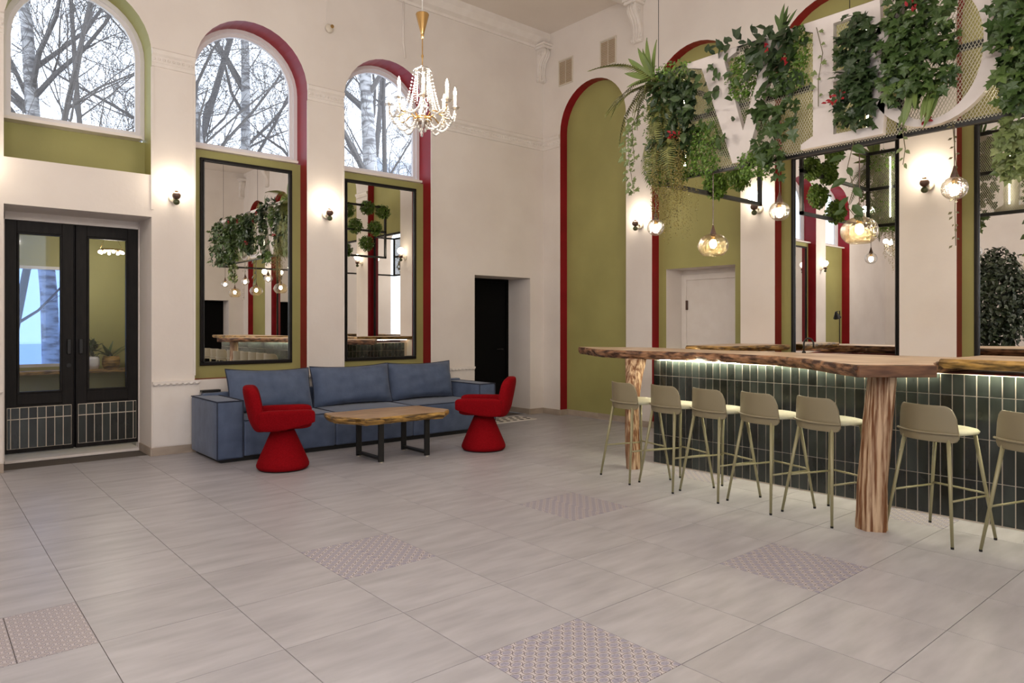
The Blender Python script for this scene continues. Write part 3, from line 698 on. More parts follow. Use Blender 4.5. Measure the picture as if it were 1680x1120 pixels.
mb=MB(); mb.box(0.05,SL-0.05,0.03,SD-0.02,0.0,0.05); mb.build('plinth','rubber',sf)
mb=MB(); mb.box(0.10,0.30,SD-0.06,SD+0.02,0.66,0.685); mb.build('headrest_bracket','blackmetal',sf)

# ------------------------------------------------------------------ red swivel armchairs
def make_chair():
    e=empty('swivel_armchair')
    mb=MB(); mb.lathe([(0.0,0.012),(0.235,0.012),(0.248,0.03),(0.25,0.05),(0.238,0.085),(0.112,0.375),(0.104,0.388),(0.0,0.39)],40); b=mb.build('cone_base','redfab',e,smooth=True)
    mb=MB(); mb.lathe([(0.0,0.0),(0.225,0.0),(0.225,0.014),(0,0.014)],28); mb.build('glide_ring','rubber',b)
    mb=MB(); mb.lathe([(0.0,0.385),(0.095,0.385),(0.10,0.405),(0,0.41)],24); mb.build('swivel_plate','blackmetal',e,smooth=True)
    mb=MB(); vs,fs=super_pad(0.50,0.44,0.11,0.5,0.45); mb.add(xf(vs,Matrix.Translation((0.02,0,0.455))),fs); mb.build('seat','redfab',e,smooth=True)
    for s in (-1,1):
        # wing arm: rounded side pad, lower edge cut up towards the front
        vs,fs=super_pad(0.52,0.115,0.20,0.30,0.34,36,18)
        out=[]
        for v in vs:
            x,y,z=v; k=(x+0.25)/0.5
            z=z if z>0 else z*(1.0-0.70*max(0,k-0.40)/0.60)
            y+=s*(0.0+0.02*z/0.1); y-=s*0.035*max(0,k-0.5)**2*4*0.5
            out.append((x+0.03,y+s*0.232,z+0.498))
        mb=MB(); mb.add(out,fs); mb.build('arm','redfab',e,smooth=True)
    vs,fs=super_pad(0.125,0.50,0.44,0.42,0.55,32,20)
    out=[]
    for v in vs:
        x,y,z=v; x+=-0.20*(z+0.22)+0.055*(y/0.25)**2-0.235; x+=0.05*max(0,-z-0.1)*3
        out.append((x,y*(1-0.10*(z/0.25)),z+0.605))
    mb=MB(); mb.add(out,fs); mb.build('backrest','redfab',e,smooth=True)
    return e
c0=make_chair(); c0.location=(2.77,6.72,0); c0.rotation_euler=(0,0,-0.36); tag(c0,'red swivel armchair on a cone base left of the coffee table','armchair','red swivel armchairs')
c1=copy_tree(c0); c1.location=(4.93,6.28,0); c1.rotation_euler=(0,0,2.36); tag(c1,'red swivel armchair on a cone base right of the coffee table','armchair','red swivel armchairs')

# ------------------------------------------------------------------ coffee table
ct=empty('coffee_table',(3.92,6.60,0),0); tag(ct,'low live edge wooden coffee table on black steel frames before the sofa','coffee table')
def live_poly(pts,amp=0.012,n=7,seed=1):
    r=random.Random(seed); out=[]
    for i in range(len(pts)):
        p=Vector(pts[i]);q=Vector(pts[(i+1)%len(pts)]); d=q-p; nr=Vector((-d.y,d.x)).normalized()
        k=max(1,int(d.length/0.07)); k=min(k,n)
        for t in range(k):
            o=p+d*(t/k); 
            if t>0: o=o+nr*r.uniform(-amp,amp)
            out.append((o.x,o.y))
    return out
def slab(name,poly,z0,z1,mats,parent,inset=0.03,seed=1):
    """live edge slab: top polygon slightly inside, rough middle, material 0 top, 1 edge"""
    n=len(poly); r=random.Random(seed)
    c=Vector((sum(p[0] for p in poly)/n,sum(p[1] for p in poly)/n))
    levels=[(z1,-inset*0.35),(z1-0.006,0.0),(z1-(z1-z0)*0.35,0.006),(z1-(z1-z0)*0.7,-inset*0.2),(z0,-inset)]
    vs=[]
    nr=[]
    for i in range(n):
        d=Vector(poly[(i+1)%n])-Vector(poly[i-1]); nr.append(Vector((d.y,-d.x)).normalized())
    area=sum(poly[i][0]*poly[(i+1)%n][1]-poly[(i+1)%n][0]*poly[i][1] for i in range(n))
    sg=1 if area>0 else -1
    for li,(z,off) in enumerate(levels):
        for i in range(n):
            j=r.uniform(-0.008,0.008) if li>1 else 0
            p=Vector(poly[i])+nr[i]*sg*(off+j); vs.append((p.x,p.y,z+(r.uniform(-0.004,0.004) if li in (2,3) else 0)))
    mb=MB(); L=len(levels)
    mb.add(vs,[],0)
    mb.f.append(tuple(range(n))); mb.mi.append(0)
    for l in range(L-1):
        for i in range(n):
            j=(i+1)%n; mb.f.append((l*n+i,l*n+j,(l+1)*n+j,(l+1)*n+i)); mb.mi.append(1)
    mb.f.append(tuple((L-1)*n+i for i in range(n-1,-1,-1))); mb.mi.append(1)
    return mb.build(name,mats,parent,recalc=True)
tp=live_poly([(-0.60,0.36),(-0.66,0.05),(-0.50,-0.36),(-0.05,-0.34),(0.42,-0.40),(0.60,-0.22),(0.55,0.30),(0.1,0.37)],0.014,6,4)
slab('tabletop',tp,0.405,0.478,['coffee','goldwood'],ct,0.03,5)
for x in (-0.27,0.29):
    fr=empty('leg_frame',(x,0,0),0,ct)
    for y in (-0.25,0.22):
        mb=MB(); mb.box(-0.03,0.03,y-0.0125,y+0.0125,0.008,0.415); l=mb.build('leg','blackmetal',fr,bevel=0.003)
        mb=MB(); mb.lathe([(0,0),(0.018,0),(0.018,0.008),(0,0.008)],12,(0,y,0)); mb.build('foot','cream',l)
    mb=MB(); mb.box(-0.03,0.03,-0.2375,0.2075,0.03,0.055); mb.build('crossbar','blackmetal',fr,bevel=0.003)
    mb=MB(); mb.box(-0.03,0.03,-0.2375,0.2075,0.39,0.415); mb.build('crossbar','blackmetal',fr,bevel=0.003)

# white cut-out mat by the black door
mt=empty('door_mat',(6.55,7.98,0.0),0); tag(mt,'small white door mat with black dots before the black doorway','mat')
mb=MB(); mb.prism([(-0.42,-0.22),(0.55,-0.22),(0.55,0.20),(-0.42,0.20)],0.001,0.012); mb.build('sheet','trimw',mt)
for i in range(7):
    for j in range(3):
        mb=MB(); mb.lathe([(0,0.0125),(0.036,0.0125),(0.036,0.014),(0,0.014)],14,(-0.33+i*0.13+(j%2)*0.05,-0.14+j*0.13,0)); mb.build('dot','rubber',mt)

# ------------------------------------------------------------------ bar
XB=5.77; Y0b=4.53; Y1b=-0.9; BT=1.055
bar=empty('bar_counter',(XB,Y0b,0)); tag(bar,'long bar faced with dark glazed vertical tiles and lit by a warm strip','bar')
def loc(x,y): return x-XB,y-Y0b
mb=MB(); mb.box(0.012,0.70,Y1b-Y0b,-0.012,0,BT); mb.box(0.70,XR-XB-0.004,-0.50,-0.012,0,BT); mb.build('carcass','redpanel',bar)
mb=MB(); mb.box(0.004,0.0115,Y1b-Y0b,-0.004,0,BT); mb.box(0.0115,XR-XB-0.004,-0.0115,-0.004,0,BT); gb=mb.build('grout_bed','groutw',bar)
tp_=0.0775; gt=0.0042
rows=[(0.012,0.297),(0.303,0.597),(0.603,0.897),(0.903,BT-0.004)]
tm={}
rest=MB(); nt=0
def bar_tile(axis,s,r,obj):
    z0,z1=rows[r]; w=tp_/2-gt; h=(z1-z0)/2
    if obj:
        key=(axis,r)
        if key not in tm:
            m2=MB()
            if axis=='f': m2.box(-0.008,0,-w,w,-h,h)
            else: m2.box(-w,w,0,0.008,-h,h)
            o=m2.build('tile','glaze',gb); tm[key]=o.data
        else: o=bpy.data.objects.new('tile',tm[key]); link(o,gb)
        o.location=(0.004,-s,(z0+z1)/2) if axis=='f' else (s,-0.004,(z0+z1)/2)
    else:
        if axis=='f': rest.box(-0.004,0.004,-s-w,-s+w,z0,z1)
        else: rest.box(s-w,s+w,-0.004,0.004,z0,z1)
ncol=int((Y0b-Y1b)/tp_)
for c in range(ncol):
    for r in range(4):
        bar_tile('f',(c+0.5)*tp_,r,nt<296); nt+=1
for c in range(int((XR-XB)/tp_)):
    for r in range(4): bar_tile('e',(c+0.5)*tp_,r,False)
tag(rest.build('tile_field','glaze',gb),kind='stuff')
for bx in ((-0.034,-0.012,1.90-Y0b,-0.05,1.0595,1.0612),(0.05,XR-XB-0.03,0.016,0.028,1.112,1.117),(-0.066,-0.044,Y1b-Y0b+0.02,1.70-Y0b,1.0975,1.0997)):
    mb=MB(); mb.box(*bx); mb.build('led_strip','led',bar)

# live-edge slabs
poly1=[(6.14,5.96),(5.64,5.16),(5.58,4.72),(5.70,4.30),(5.71,3.75),(5.57,3.08),(5.30,2.66),(4.97,2.35),(4.735,2.06),(5.13,1.71),(5.60,1.86),(6.46,1.84),(6.48,3.70),(6.44,4.20),(6.62,5.20)]
bt=empty('live_edge_bar_table',(0,0,0)); tag(bt,'thick live edge slab running along the bar on two tree stump legs','bar table')
slab('tabletop',live_poly(poly1,0.012,7,8),1.062,1.147,['oak','bark'],bt,0.03,9)
mb=MB()
# sawn end face at the right corner
p=Vector((4.728,2.05));q=Vector((5.128,1.702)); d=(q-p).normalized(); nrm=Vector((d.y,-d.x))
vs=[]
for (pt,off) in ((p+d*0.01,0.016),(q-d*0.01,0.016),(q-d*0.01,-0.02),(p+d*0.01,-0.02)):
    w=pt+nrm*off; vs.append(w)
mb.add([(v.x,v.y,1.066) for v in vs]+[(v.x,v.y,1.143) for v in vs],[(0,1,2,3)[::-1],(4,5,6,7),(0,1,5,4),(1,2,6,5),(2,3,7,6),(3,0,4,7)])
mb.build('sawn_end','endgrain',bt,bevel=0.006,recalc=True)
def stump(name,pts,rs,parent,seed,n=26):
    r=random.Random(seed); ph=[r.uniform(0,6.28) for _ in range(6)]
    lev=18; vs=[]
    P_=[Vector(p) for p in pts]
    for i in range(lev+1):
        u=i/lev*(len(P_)-1); k=min(int(u),len(P_)-2); f=u-k
        c=P_[k].lerp(P_[k+1],f); R=rs[k]*(1-f)+rs[k+1]*f
        for j in range(n):
            t=2*PI*j/n
            rr=R*(1+0.10*math.sin(2*t+ph[0]+u*0.4)+0.06*math.sin(5*t+ph[1]+u*0.3)+0.045*math.sin(9*t+ph[2])+r.uniform(-0.02,0.02))
            vs.append((c.x+rr*math.cos(t),c.y+rr*math.sin(t),c.z))
    fs=[(i*n+j,i*n+(j+1)%n,(i+1)*n+(j+1)%n,(i+1)*n+j) for i in range(lev) for j in range(n)]+[tuple(range(n-1,-1,-1)),tuple(lev*n+j for j in range(n))]
    mb=MB(); mb.add(vs,fs); return mb.build(name,'stump',parent,smooth=False)
stump('stump_leg',[(5.40,4.49,0.0),(5.41,4.52,0.35),(5.46,4.56,0.62),(5.56,4.62,0.88),(5.66,4.68,1.065)],[0.070,0.066,0.060,0.074,0.098],bt,3)
stump('stump_leg',[(5.05,2.085,0.0),(5.05,2.08,0.3),(5.06,2.05,0.7),(5.07,2.02,1.065)],[0.092,0.086,0.085,0.083],bt,5)
poly2=[(5.585,1.84),(5.56,1.2),(5.58,0.3),(5.57,-0.95),(6.46,-0.95),(6.47,0.5),(6.46,1.83)]
o=slab('counter_slab',live_poly(poly2,0.008,7,11),1.10,1.17,['oak','goldwood'],None,0.025,12); tag(o,'live edge counter slab on the bar at the right picture edge','countertop')
poly3=[(6.50,4.18),(7.67,4.08),(7.68,4.74),(6.9,4.70),(6.50,4.66)]
o=slab('counter_slab',live_poly(poly3,0.008,7,13),1.12,1.185,['oak','goldwood'],None,0.02,14); tag(o,'live edge slab on the bar return in front of the white door','countertop')
# back counter against the wall, under the mirrors
bk=empty('back_counter',(7.3,2.0,0)); tag(bk,'low back bar cabinet with wooden top below the bar mirrors','cabinet')
mb=MB(); mb.box(-0.28,0.36,-2.8,1.9,0,0.86); mb.build('carcass','redpanel',bk)
mb=MB(); mb.box(-0.33,0.38,-2.85,1.95,0.862,0.91); mb.build('worktop','oak',bk,bevel=0.006)
mb=MB(); pts=[(6.62,4.16-0.55,1.0)]
fa=empty('bar_tap',(6.38,3.25,1.147)); fa.scale=(0.62,0.62,0.62); tag(fa,'black gooseneck tap standing behind the bar slab','tap')
mb=MB(); mb.tube([(0,0,0),(0,0,0.12)]+[(0,-0.075+0.075*math.cos(t),0.14+0.085*math.sin(t)) for t in np.linspace(0,PI,12)]+[(0,-0.15,0.09)],0.013,10); mb.build('spout','blackmetal',fa,smooth=True)
mb=MB(); mb.lathe([(0,0),(0.028,0),(0.028,0.02),(0.018,0.03),(0,0.03)],16); mb.build('base','blackmetal',fa,smooth=True)

# ------------------------------------------------------------------ bar stools
def make_stool():
    e=empty('bar_stool')
    top=[(0.155,0.135),(0.155,-0.135),(-0.135,0.15),(-0.135,-0.15)]; foot=[(0.225,0.225),(0.225,-0.225),(-0.225,0.235),(-0.225,-0.235)]
    for a,b in zip(top,foot):
        mb=MB(); mb.tube([(b[0],b[1],0.012),(a[0],a[1],0.69)],[0.0095,0.0135],10); l=mb.build('leg','sageleg',e,smooth=True)
        mb=MB(); mb.lathe([(0,0),(0.010,0),(0.010,0.014),(0,0.014)],10,(b[0],b[1],0)); mb.build('glide','rubber',l)
    def at(i,z):
        u=z/0.69; return (foot[i][0]*(1-u)+top[i][0]*u, foot[i][1]*(1-u)+top[i][1]*u, z)
    mb=MB(); mb.tube([at(0,0.30),at(1,0.30)],0.0075,8); mb.build('footrest','sageleg',e,smooth=True)
    for i,j in ((0,2),(1,3)):
        mb=MB(); a=Vector(at(i,0.285)); b=Vector(at(j,0.285)); mb.tube([a+(a-b).normalized()*0.012,b],0.0075,8); mb.build('side_rail','sageleg',e,smooth=True)
    # seat: thin domed shell
    vs=[];fs=[]; n=40; rings=[(0.0,0.735),(0.5,0.733),(0.8,0.728),(0.95,0.720),(1.0,0.708),(0.97,0.695),(0.8,0.688),(0.0,0.686)]
    for (r,z) in rings:
        for j in range(n):
            t=2*PI*j/n; c,s=math.cos(t),math.sin(t)
            k=0.78
            x=0.215*math.copysign(abs(c)**k,c); y=0.205*math.copysign(abs(s)**k,s)
            if x<0: x*=0.92
            vs.append((r*x+0.01,r*y,z-0.012*(r*s)**2*0))
    for i in range(len(rings)-1):
        for j in range(n): fs.append((i*n+j,i*n+(j+1)%n,(i+1)*n+(j+1)%n,(i+1)*n+j))
    mb=MB(); mb.add(vs,fs); mb.build('seat','litseat',e,smooth=True,recalc=True)
    # backrest: curved plate reaching below the seat, with a rail at seat level
    nx,nz=32,10; vo=[];vi=[]
    for iz in range(nz+1):
        for ix in range(nx+1):
            u=ix/nx*2-1; v=iz/nz
            # rounded upper and lower corners
            half=0.208
            tt=max(0,(abs(u)-0.72)/0.28); ztop=0.888-0.085*(1-math.sqrt(max(0,1-tt*tt))); tb=max(0,(abs(u)-0.82)/0.18); zbot=0.650+0.03*(1-math.sqrt(max(0,1-tb*tb)))
            z=zbot+(ztop-zbot)*v
            y=u*half*(1-0.09*max(0,(z-0.70)/0.18))
            x=-0.195+0.075*u*u-0.16*(z-0.70)*0.5
            vo.append((x,y,z)); vi.append((x+0.014,y*0.985,z))
    m=nx+1; fs=[]
    for iz in range(nz):
        for ix in range(nx):
            a=iz*m+ix; fs.append((a,a+1,a+m+1,a+m))
    K=len(vo); fb=[tuple(K+i for i in f[::-1]) for f in fs]
    ring=[i for i in range(m)]+[iz*m+nx for iz in range(1,nz+1)]+[nz*m+nx-i for i in range(1,m)]+[(nz-i)*m for i in range(1,nz)]
    fe=[(ring[(i+1)%len(ring)],ring[i],K+ring[i],K+ring[(i+1)%len(ring)]) for i in range(len(ring))]
    mb=MB(); mb.add(vo+vi,fs+fb+fe); mb.build('backrest','sage',e,smooth=True,recalc=True,bevel=0.004)
    mb=MB(); mb.tube([(-0.203+0.075*u*u,u*0.212,0.708) for u in np.linspace(-1,1,15)],0.0085,8); mb.build('seat_rail','sage',e,smooth=True)
    return e
st0=make_stool(); 
stools=[(5.09,4.21,-0.27,'sage green bar stool in front of the left stump leg'),(5.115,3.77,-0.26,'second sage green bar stool from the left stump leg'),(5.12,3.335,-0.27,'third sage green bar stool from the left stump leg'),(5.13,2.885,-0.29,'fourth sage green bar stool from the left stump leg'),(5.145,2.425,-0.32,'sage green bar stool just left of the right stump leg'),(5.255,1.73,-0.28,'sage green bar stool just right of the right stump leg'),(5.215,1.15,-0.27,'sage green bar stool cut by the right picture edge'),
  (5.25,0.66,-0.25,'sage green bar stool past the right picture edge'),(5.25,0.14,-0.2,'sage green bar stool beyond the right edge, second off view'),(5.26,-0.38,-0.2,'sage green bar stool at the far end of the bar')]
for i,(x,y,rz,lb) in enumerate(stools):
    s=st0 if i==0 else copy_tree(st0); s.location=(x,y,0); s.rotation_euler=(0,0,rz); tag(s,lb,'bar stool','sage bar stools')

# ------------------------------------------------------------------ hanging rack with sign
SX=5.40; RY0,RY1=-0.15,4.26; RZ0,RZ1=2.785,3.80; RXb=7.34
rk=empty('hanging_sign_rack',(SX,RY1,RZ0)); tag(rk,'black steel rack hung over the bar carrying white letters on wire mesh','sign')
def rbar(x0,y0,z0,x1,y1,z1,w=0.02):
    mb=MB(); lo=[min(a,b) for a,b in zip((x0,y0,z0),(x1,y1,z1))]; hi=[max(a,b) for a,b in zip((x0,y0,z0),(x1,y1,z1))]
    b=[(lo[i]-w if lo[i]==hi[i] else lo[i]-w, hi[i]+w) for i in range(3)]
    mb.box(b[0][0]-SX,b[0][1]-SX,b[1][0]-RY1,b[1][1]-RY1,b[2][0]-RZ0,b[2][1]-RZ0); mb.build('bar','blackmetal',rk)
for z in (RZ0,RZ1):
    rbar(SX+0.05,RY0,z,SX+0.05,RY1,z)
    for y in (RY0,RY1): rbar(SX+0.05,y,z,RXb,y,z)
for x in (SX+0.05,RXb):
    for y in (RY0,RY1): rbar(x,y,RZ0,x,y,RZ1)
rbar(SX+0.05,2.05,RZ0,SX+0.05,2.05,RZ1)
rbar(SX+0.05,RY1,3.30,RXb,RY1,3.30)
rbar(SX+0.05,RY0,3.3,SX+0.05,RY1,3.3)
for y in (4.2,2.4,0.3):
    mb=MB(); mb.tube([(0.02,y-RY1,RZ1-RZ0),(0.02,y-RY1,HC-RZ0)],0.003,6); mb.build('cable','blackmetal',rk)
mb=MB()
L_=RY1-RY0; Hh=RZ1-RZ0; p=0.022
for sgn in (1,-1):
    k=0; sl=0.55
    y=-Hh*sl
    while y<L_+Hh*sl:
        # strand from (y,0) to (y+sgn*sl*H, H) clipped
        a=y; b=y+sgn*sl*Hh
        t0,t1=0.0,1.0
        if b!=a:
            ts=sorted([(0-a)/(b-a),(L_-a)/(b-a)]); t0=max(t0,ts[0]); t1=min(t1,ts[1])
        if t1-t0>0.01:
            y0=a+(b-a)*t0; y1=a+(b-a)*t1; z0=Hh*t0; z1=Hh*t1
            mb.add([(0.022,-y0-0.0018,z0),(0.022,-y0+0.0018,z0),(0.022,-y1+0.0018,z1),(0.022,-y1-0.0018,z1),(0.027,-y0-0.0018,z0),(0.027,-y0+0.0018,z0),(0.027,-y1+0.0018,z1),(0.027,-y1-0.0018,z1)],[(0,1,2,3),(7,6,5,4),(0,3,7,4),(1,5,6,2)])
        y+=p
tag(mb.build('wire_mesh','meshw',rk),kind='stuff')
M['tube'] = emis('led_tube', (1.0,0.95,0.70), 22)
for y in (3.95,2.58,2.30,1.44):
    mb=MB(); mb.tube([(0.09,y-RY1,0.10),(0.09,y-RY1,0.92)],0.009,8); mb.build('led_tube','tube',rk,smooth=True)
def letter(polys,label):
    """polys in (Y,z) room coordinates, extruded 5 cm towards the room"""
    mb=MB()
    for pl in polys: mb.prism([(y-RY1,z-RZ0) for y,z in pl],-0.035,0.02,'x')
    o=mb.build('letter','signw',rk,recalc=True); o['label']=label
zb,zt=2.80,3.79
letter([[(3.84,zt),(3.33,zt),(3.33,zt-0.04),(3.45,zt-0.09),(3.27,3.06),(3.06,zt-0.09),(3.14,zt-0.04),(3.14,zt),(2.84,zt),(2.84,zt-0.04),(2.95,zt-0.09),(3.24,zb),(3.37,zb),(3.68,zt-0.09),(3.84,zt-0.04)]],'white serif letter V of the sign')
letter([[(2.74,zt),(2.74,zt-0.05),(2.66,zt-0.09),(2.66,zb+0.09),(2.76,zb+0.04),(2.76,zb),(2.14,zb),(2.12,zb+0.26),(2.16,zb+0.26),(2.24,zb+0.07),(2.50,zb+0.07),(2.50,zb+0.47),(2.32,zb+0.48),(2.28,zb+0.40),(2.25,zb+0.40),(2.25,zb+0.64),(2.28,zb+0.64),(2.32,zb+0.55),(2.50,zb+0.55),(2.50,zt-0.07),(2.27,zt-0.07),(2.19,zt-0.26),(2.15,zt-0.26),(2.16,zt)]],'white serif letter E of the sign')
n=48; co=(1.82,3.29)
ro=[(co[0]-0.435*math.cos(2*PI*i/n),co[1]+0.50*math.sin(2*PI*i/n)) for i in range(n)]; ri=[(co[0]-0.315*math.cos(2*PI*i/n),co[1]+0.455*math.sin(2*PI*i/n)) for i in range(n)]
letter([[ro[i],ro[(i+1)%n],ri[(i+1)%n],ri[i]] for i in range(n)],'white serif letter O of the sign')
letter([[(1.24,zt),(1.24,zt-0.05),(1.14,zt-0.08),(1.14,zb+0.07),(1.24,zb+0.04),(1.24,zb),(0.92,zb),(0.92,zb+0.04),(1.03,zb+0.07),(1.03,zt-0.25),(0.52,zb),(0.42,zb),(0.42,zt-0.07),(0.32,zt-0.04),(0.32,zt),(0.64,zt),(0.64,zt-0.04),(0.53,zt-0.07),(0.53,zb+0.28),(1.06,zt)]],'white serif letter after the O, mostly covered by ivy')

# ------------------------------------------------------------------ pendant lamps in one row
PX=5.42
def pendant(y,z,r,big,label):
    e=empty('pendant_lamp',(PX,y,z)); tag(e,label,'pendant lamp','glass pendant lamps over the bar')
    th0=0.22 if big else 0.16
    prof=[(r*math.sin(t)*(1.04 if big else 1),r*(0.86 if big else 0.97)*math.cos(t)) for t in np.linspace(th0,PI-(0.62 if big else 0.12),18)]
    mb=MB(); mb.lathe(prof,28); mb.build('glass_shade','seedglass' if big else 'seedclear',e,smooth=True)
    zt_=prof[0][1]
    mb=MB(); mb.lathe([(0.0,zt_+0.075),(0.006,zt_+0.075),(0.012,zt_+0.05),(0.026,zt_+0.005),(0.03,zt_-0.012),(0.0,zt_-0.012)],16); mb.build('cap','brownball',e,smooth=True)
    mb=MB(); mb.lathe([(0.0,zt_-0.012),(0.018,zt_-0.012),(0.018,zt_-0.055),(0,zt_-0.055)],14); mb.build('socket','brass',e,smooth=True)
    rb=0.030 if big else 0.030
    mb=MB(); mb.sphere((0,0,zt_-0.055-rb*1.2),rb,14,10,(1,1,1.3)); mb.build('bulb','filament' if big else 'filamentw',e,smooth=True)
    mb=MB(); mb.tube([(0,0,zt_+0.07),(0,0,RZ0-z-0.02)],0.004,6); mb.build('cord','brownball',e)
ys=[0.7808,0.6639,0.5477,0.4295,0.3124,0.195,0.078]
lbs=['small clear globe pendant at the left end below the fern','large amber globe pendant before the white door','small clear globe pendant beside the second bar wall sconce','large amber globe pendant before the bar mirror','small clear globe pendant right of the pilaster sconce','large amber globe pendant past the right edge','small clear globe pendant at the far end of the row']
for k,(f,lb) in enumerate(zip(ys,lbs)):
    big=k%2==1; pendant(f*PX,2.115 if big else 2.345,0.128 if big else 0.082,big,lb)

# ------------------------------------------------------------------ plants
def tmpl(kind):
    if kind=='ivy':      # five pointed leaf, folded along the mid rib; x = length
        o=[(0,0,0),(0.02,0.20,0.03),(0.10,0.48,0.02),(0.33,0.26,0.05),(0.60,0.42,0.02),(0.66,0.20,0.05),(1.0,0,-0.08),(0.66,-0.20,0.05),(0.60,-0.42,0.02),(0.33,-0.26,0.05),(0.10,-0.48,0.02),(0.02,-0.20,0.03),(0.45,0,0.0)]
        return np.array(o),[(12,i,i+1) for i in range(0,11)]+[(12,11,0)]
    if kind=='oval':
        o=[(0,0,0),(0.25,0.22,0.05),(0.6,0.24,0.05),(1.0,0,-0.10),(0.6,-0.24,0.05),(0.25,-0.22,0.05),(0.45,0,0.0)]
        return np.array(o),[(6,0,1),(6,1,2),(6,2,3),(6,3,4),(6,4,5),(6,5,0)]
    if kind=='small':
        o=[(0,0,0),(0.5,0.28,0.06),(1.0,0,0),(0.5,-0.28,0.06)]
        return np.array(o),[(0,1,2),(0,2,3)]
    if kind=='strap':
        o=[];f=[]
        for i in range(9):
            u=i/8; w=0.085*math.sin(PI*min(1,0.12+u*0.9))**0.7; z=0.0-0.18*u*u
            o+=[(u,w,z+0.02),(u,0,z),(u,-w,z+0.02)]
        for i in range(8): f+=[(3*i,3*i+1,3*i+4,3*i+3),(3*i+1,3*i+2,3*i+5,3*i+4)]
        return np.array(o),f
    if kind=='frond':
        o=[];f=[]
        n=26
        for i in range(n):
            u=(i+1)/(n+1); z=0.12*math.sin(u*2.2)-0.42*u*u; L=0.20*math.sin(PI*min(1,u*0.92+0.10))
            for s in (-1,1):
                b=len(o); o+=[(u-0.017,0,z),(u+0.017,0,z),(u+0.05,s*L,z-0.04)]
                f.append((b,b+1,b+2) if s>0 else (b,b+2,b+1))
        for i in range(10):
            b=len(o); u=i/10;u2=(i+1)/10
            zf=lambda u:0.12*math.sin(u*2.2)-0.42*u*u
            o+=[(u,0.006,zf(u)),(u,-0.006,zf(u)),(u2,-0.005,zf(u2)),(u2,0.005,zf(u2))]; f.append((b,b+1,b+2,b+3))
        return np.array(o),f
T={k:tmpl(k) for k in ('ivy','oval','small','strap','frond')}
def frame_of(d,nrm):
    d=np.array(d,float); d/=np.linalg.norm(d); nrm=np.array(nrm,float); nrm=nrm-d*nrm.dot(d)
    if np.linalg.norm(nrm)<1e-4: nrm=np.cross(d,[0.3,0.5,0.8])
    nrm/=np.linalg.norm(nrm); b=np.cross(nrm,d)
    return np.stack([d,b,nrm],1)
def leaf_vs(kind,p,d,nrm,L):
    return (T[kind][0]*L)@frame_of(d,nrm).T+np.array(p)
def rnd(a,b): return random.uniform(a,b)
def clump(name,label,cat,pts,kind,L,mat,named=16,group=None,out=(-1,0,0),droop=0.7,spread=0.8,stems=None,origin=None):
    """a plant: leaves at the points; the first few as leaf objects, the others joined"""
    org=np.array(origin if origin is not None else pts[0],float)
    e=empty(name,tuple(org)); tag(e,label,cat,group)
    mb=MB()
    # leaves lying outermost are built singly
    order=sorted(range(len(pts)),key=lambda i: pts[i][0])
    nm=set(order[:named])
    for i,p in enumerate(pts):
        d=np.array([rnd(-1,1)*spread+out[0]*0.5,rnd(-1,1)*spread,rnd(-1,1)*spread-droop]); nr=np.array([out[0]+rnd(-.5,.5),out[1]+rnd(-.5,.5),out[2]+rnd(-.2,.7)])
        v=leaf_vs(kind,np.array(p)-org,d,nr,L*rnd(0.7,1.25))
        if i in nm:
            m2=MB(); m2.add(v.tolist(),T[kind][1]); m2.build('leaf',mat,e)
        else: mb.add(v.tolist(),T[kind][1])
    if mb.f: tag(mb.build('foliage',mat,e),kind='stuff')
    if stems:
        for s in stems:
            m2=MB(); m2.tube([np.array(q)-org for q in s],0.0035,5); m2.build('stem','stem',e)
    return e
def blob(n,y0,y1,z0,z1,x0=5.16,x1=5.36,shape=None):
    out=[]
    while len(out)<n:
        y,z=rnd(y0,y1),rnd(z0,z1); u=(y-y0)/(y1-y0)*2-1; v=(z-z0)/(z1-z0)*2-1
        if shape=='round' and u*u+v*v>1: continue
        if shape=='soft' and (abs(u)**4+abs(v)**4>rnd(0.6,1.1)): continue
        out.append((rnd(x0,x1)+0.06*(u*u+v*v)*0.5,y,z))
    return out
# left end: boxwood panel, dark ivy, fern, strap fern, hanging strands, trailing ivy
clump('boxwood_bush','bright boxwood greenery at the lower left end of the sign','plant',blob(1500,3.78,4.30,2.72,3.10,5.26,5.40,'soft')+blob(700,4.02,4.30,3.0,3.75,5.28,5.42),'small',0.032,'box',10)
clump('boxwood_bush','boxwood greenery along the top left of the sign','plant',blob(700,3.80,4.25,3.55,3.86,5.28,5.44,'soft'),'small',0.034,'box',8)
clump('dark_ivy','dark leafy ivy mass covering the left end of the sign','plant',blob(520,3.70,4.18,2.92,3.74,5.20,5.38,'soft'),'oval',0.095,'ivydark',24)
clump('boxwood_bush','bright green boxwood right of the dark ivy mass','plant',blob(900,3.52,3.80,2.74,3.22,5.28,5.40,'soft'),'small',0.034,'box',8)
e=empty('fern',(5.30,4.22,3.72)); tag(e,'drooping fern at the upper left corner of the sign','plant')
for i in range(15):
    a=rnd(-0.5,1.9); d=(-math.cos(a)*0.7,math.sin(a)*0.8+rnd(-.1,.2),rnd(-0.75,0.3)); v=leaf_vs('frond',(rnd(-.04,.04),rnd(-.12,.05),rnd(-.08,.06)),d,(-0.3,0,1),rnd(0.36,0.62)); m2=MB(); m2.add(v.tolist(),T['frond'][1]); m2.build('frond','fern',e)
e=empty('fern',(5.28,4.10,3.3)); tag(e,'long fern fronds hanging down the left edge of the sign','plant')
for i in range(12):
    v=leaf_vs('frond',(rnd(-.04,.04),rnd(-.18,.16),rnd(-.25,.3)),(-0.12+rnd(-.1,.1),rnd(-.12,.2),-1),(-1,rnd(-.4,.4),0.2),rnd(0.35,0.6)); m2=MB(); m2.add(v.tolist(),T['frond'][1]); m2.build('frond','fern',e)
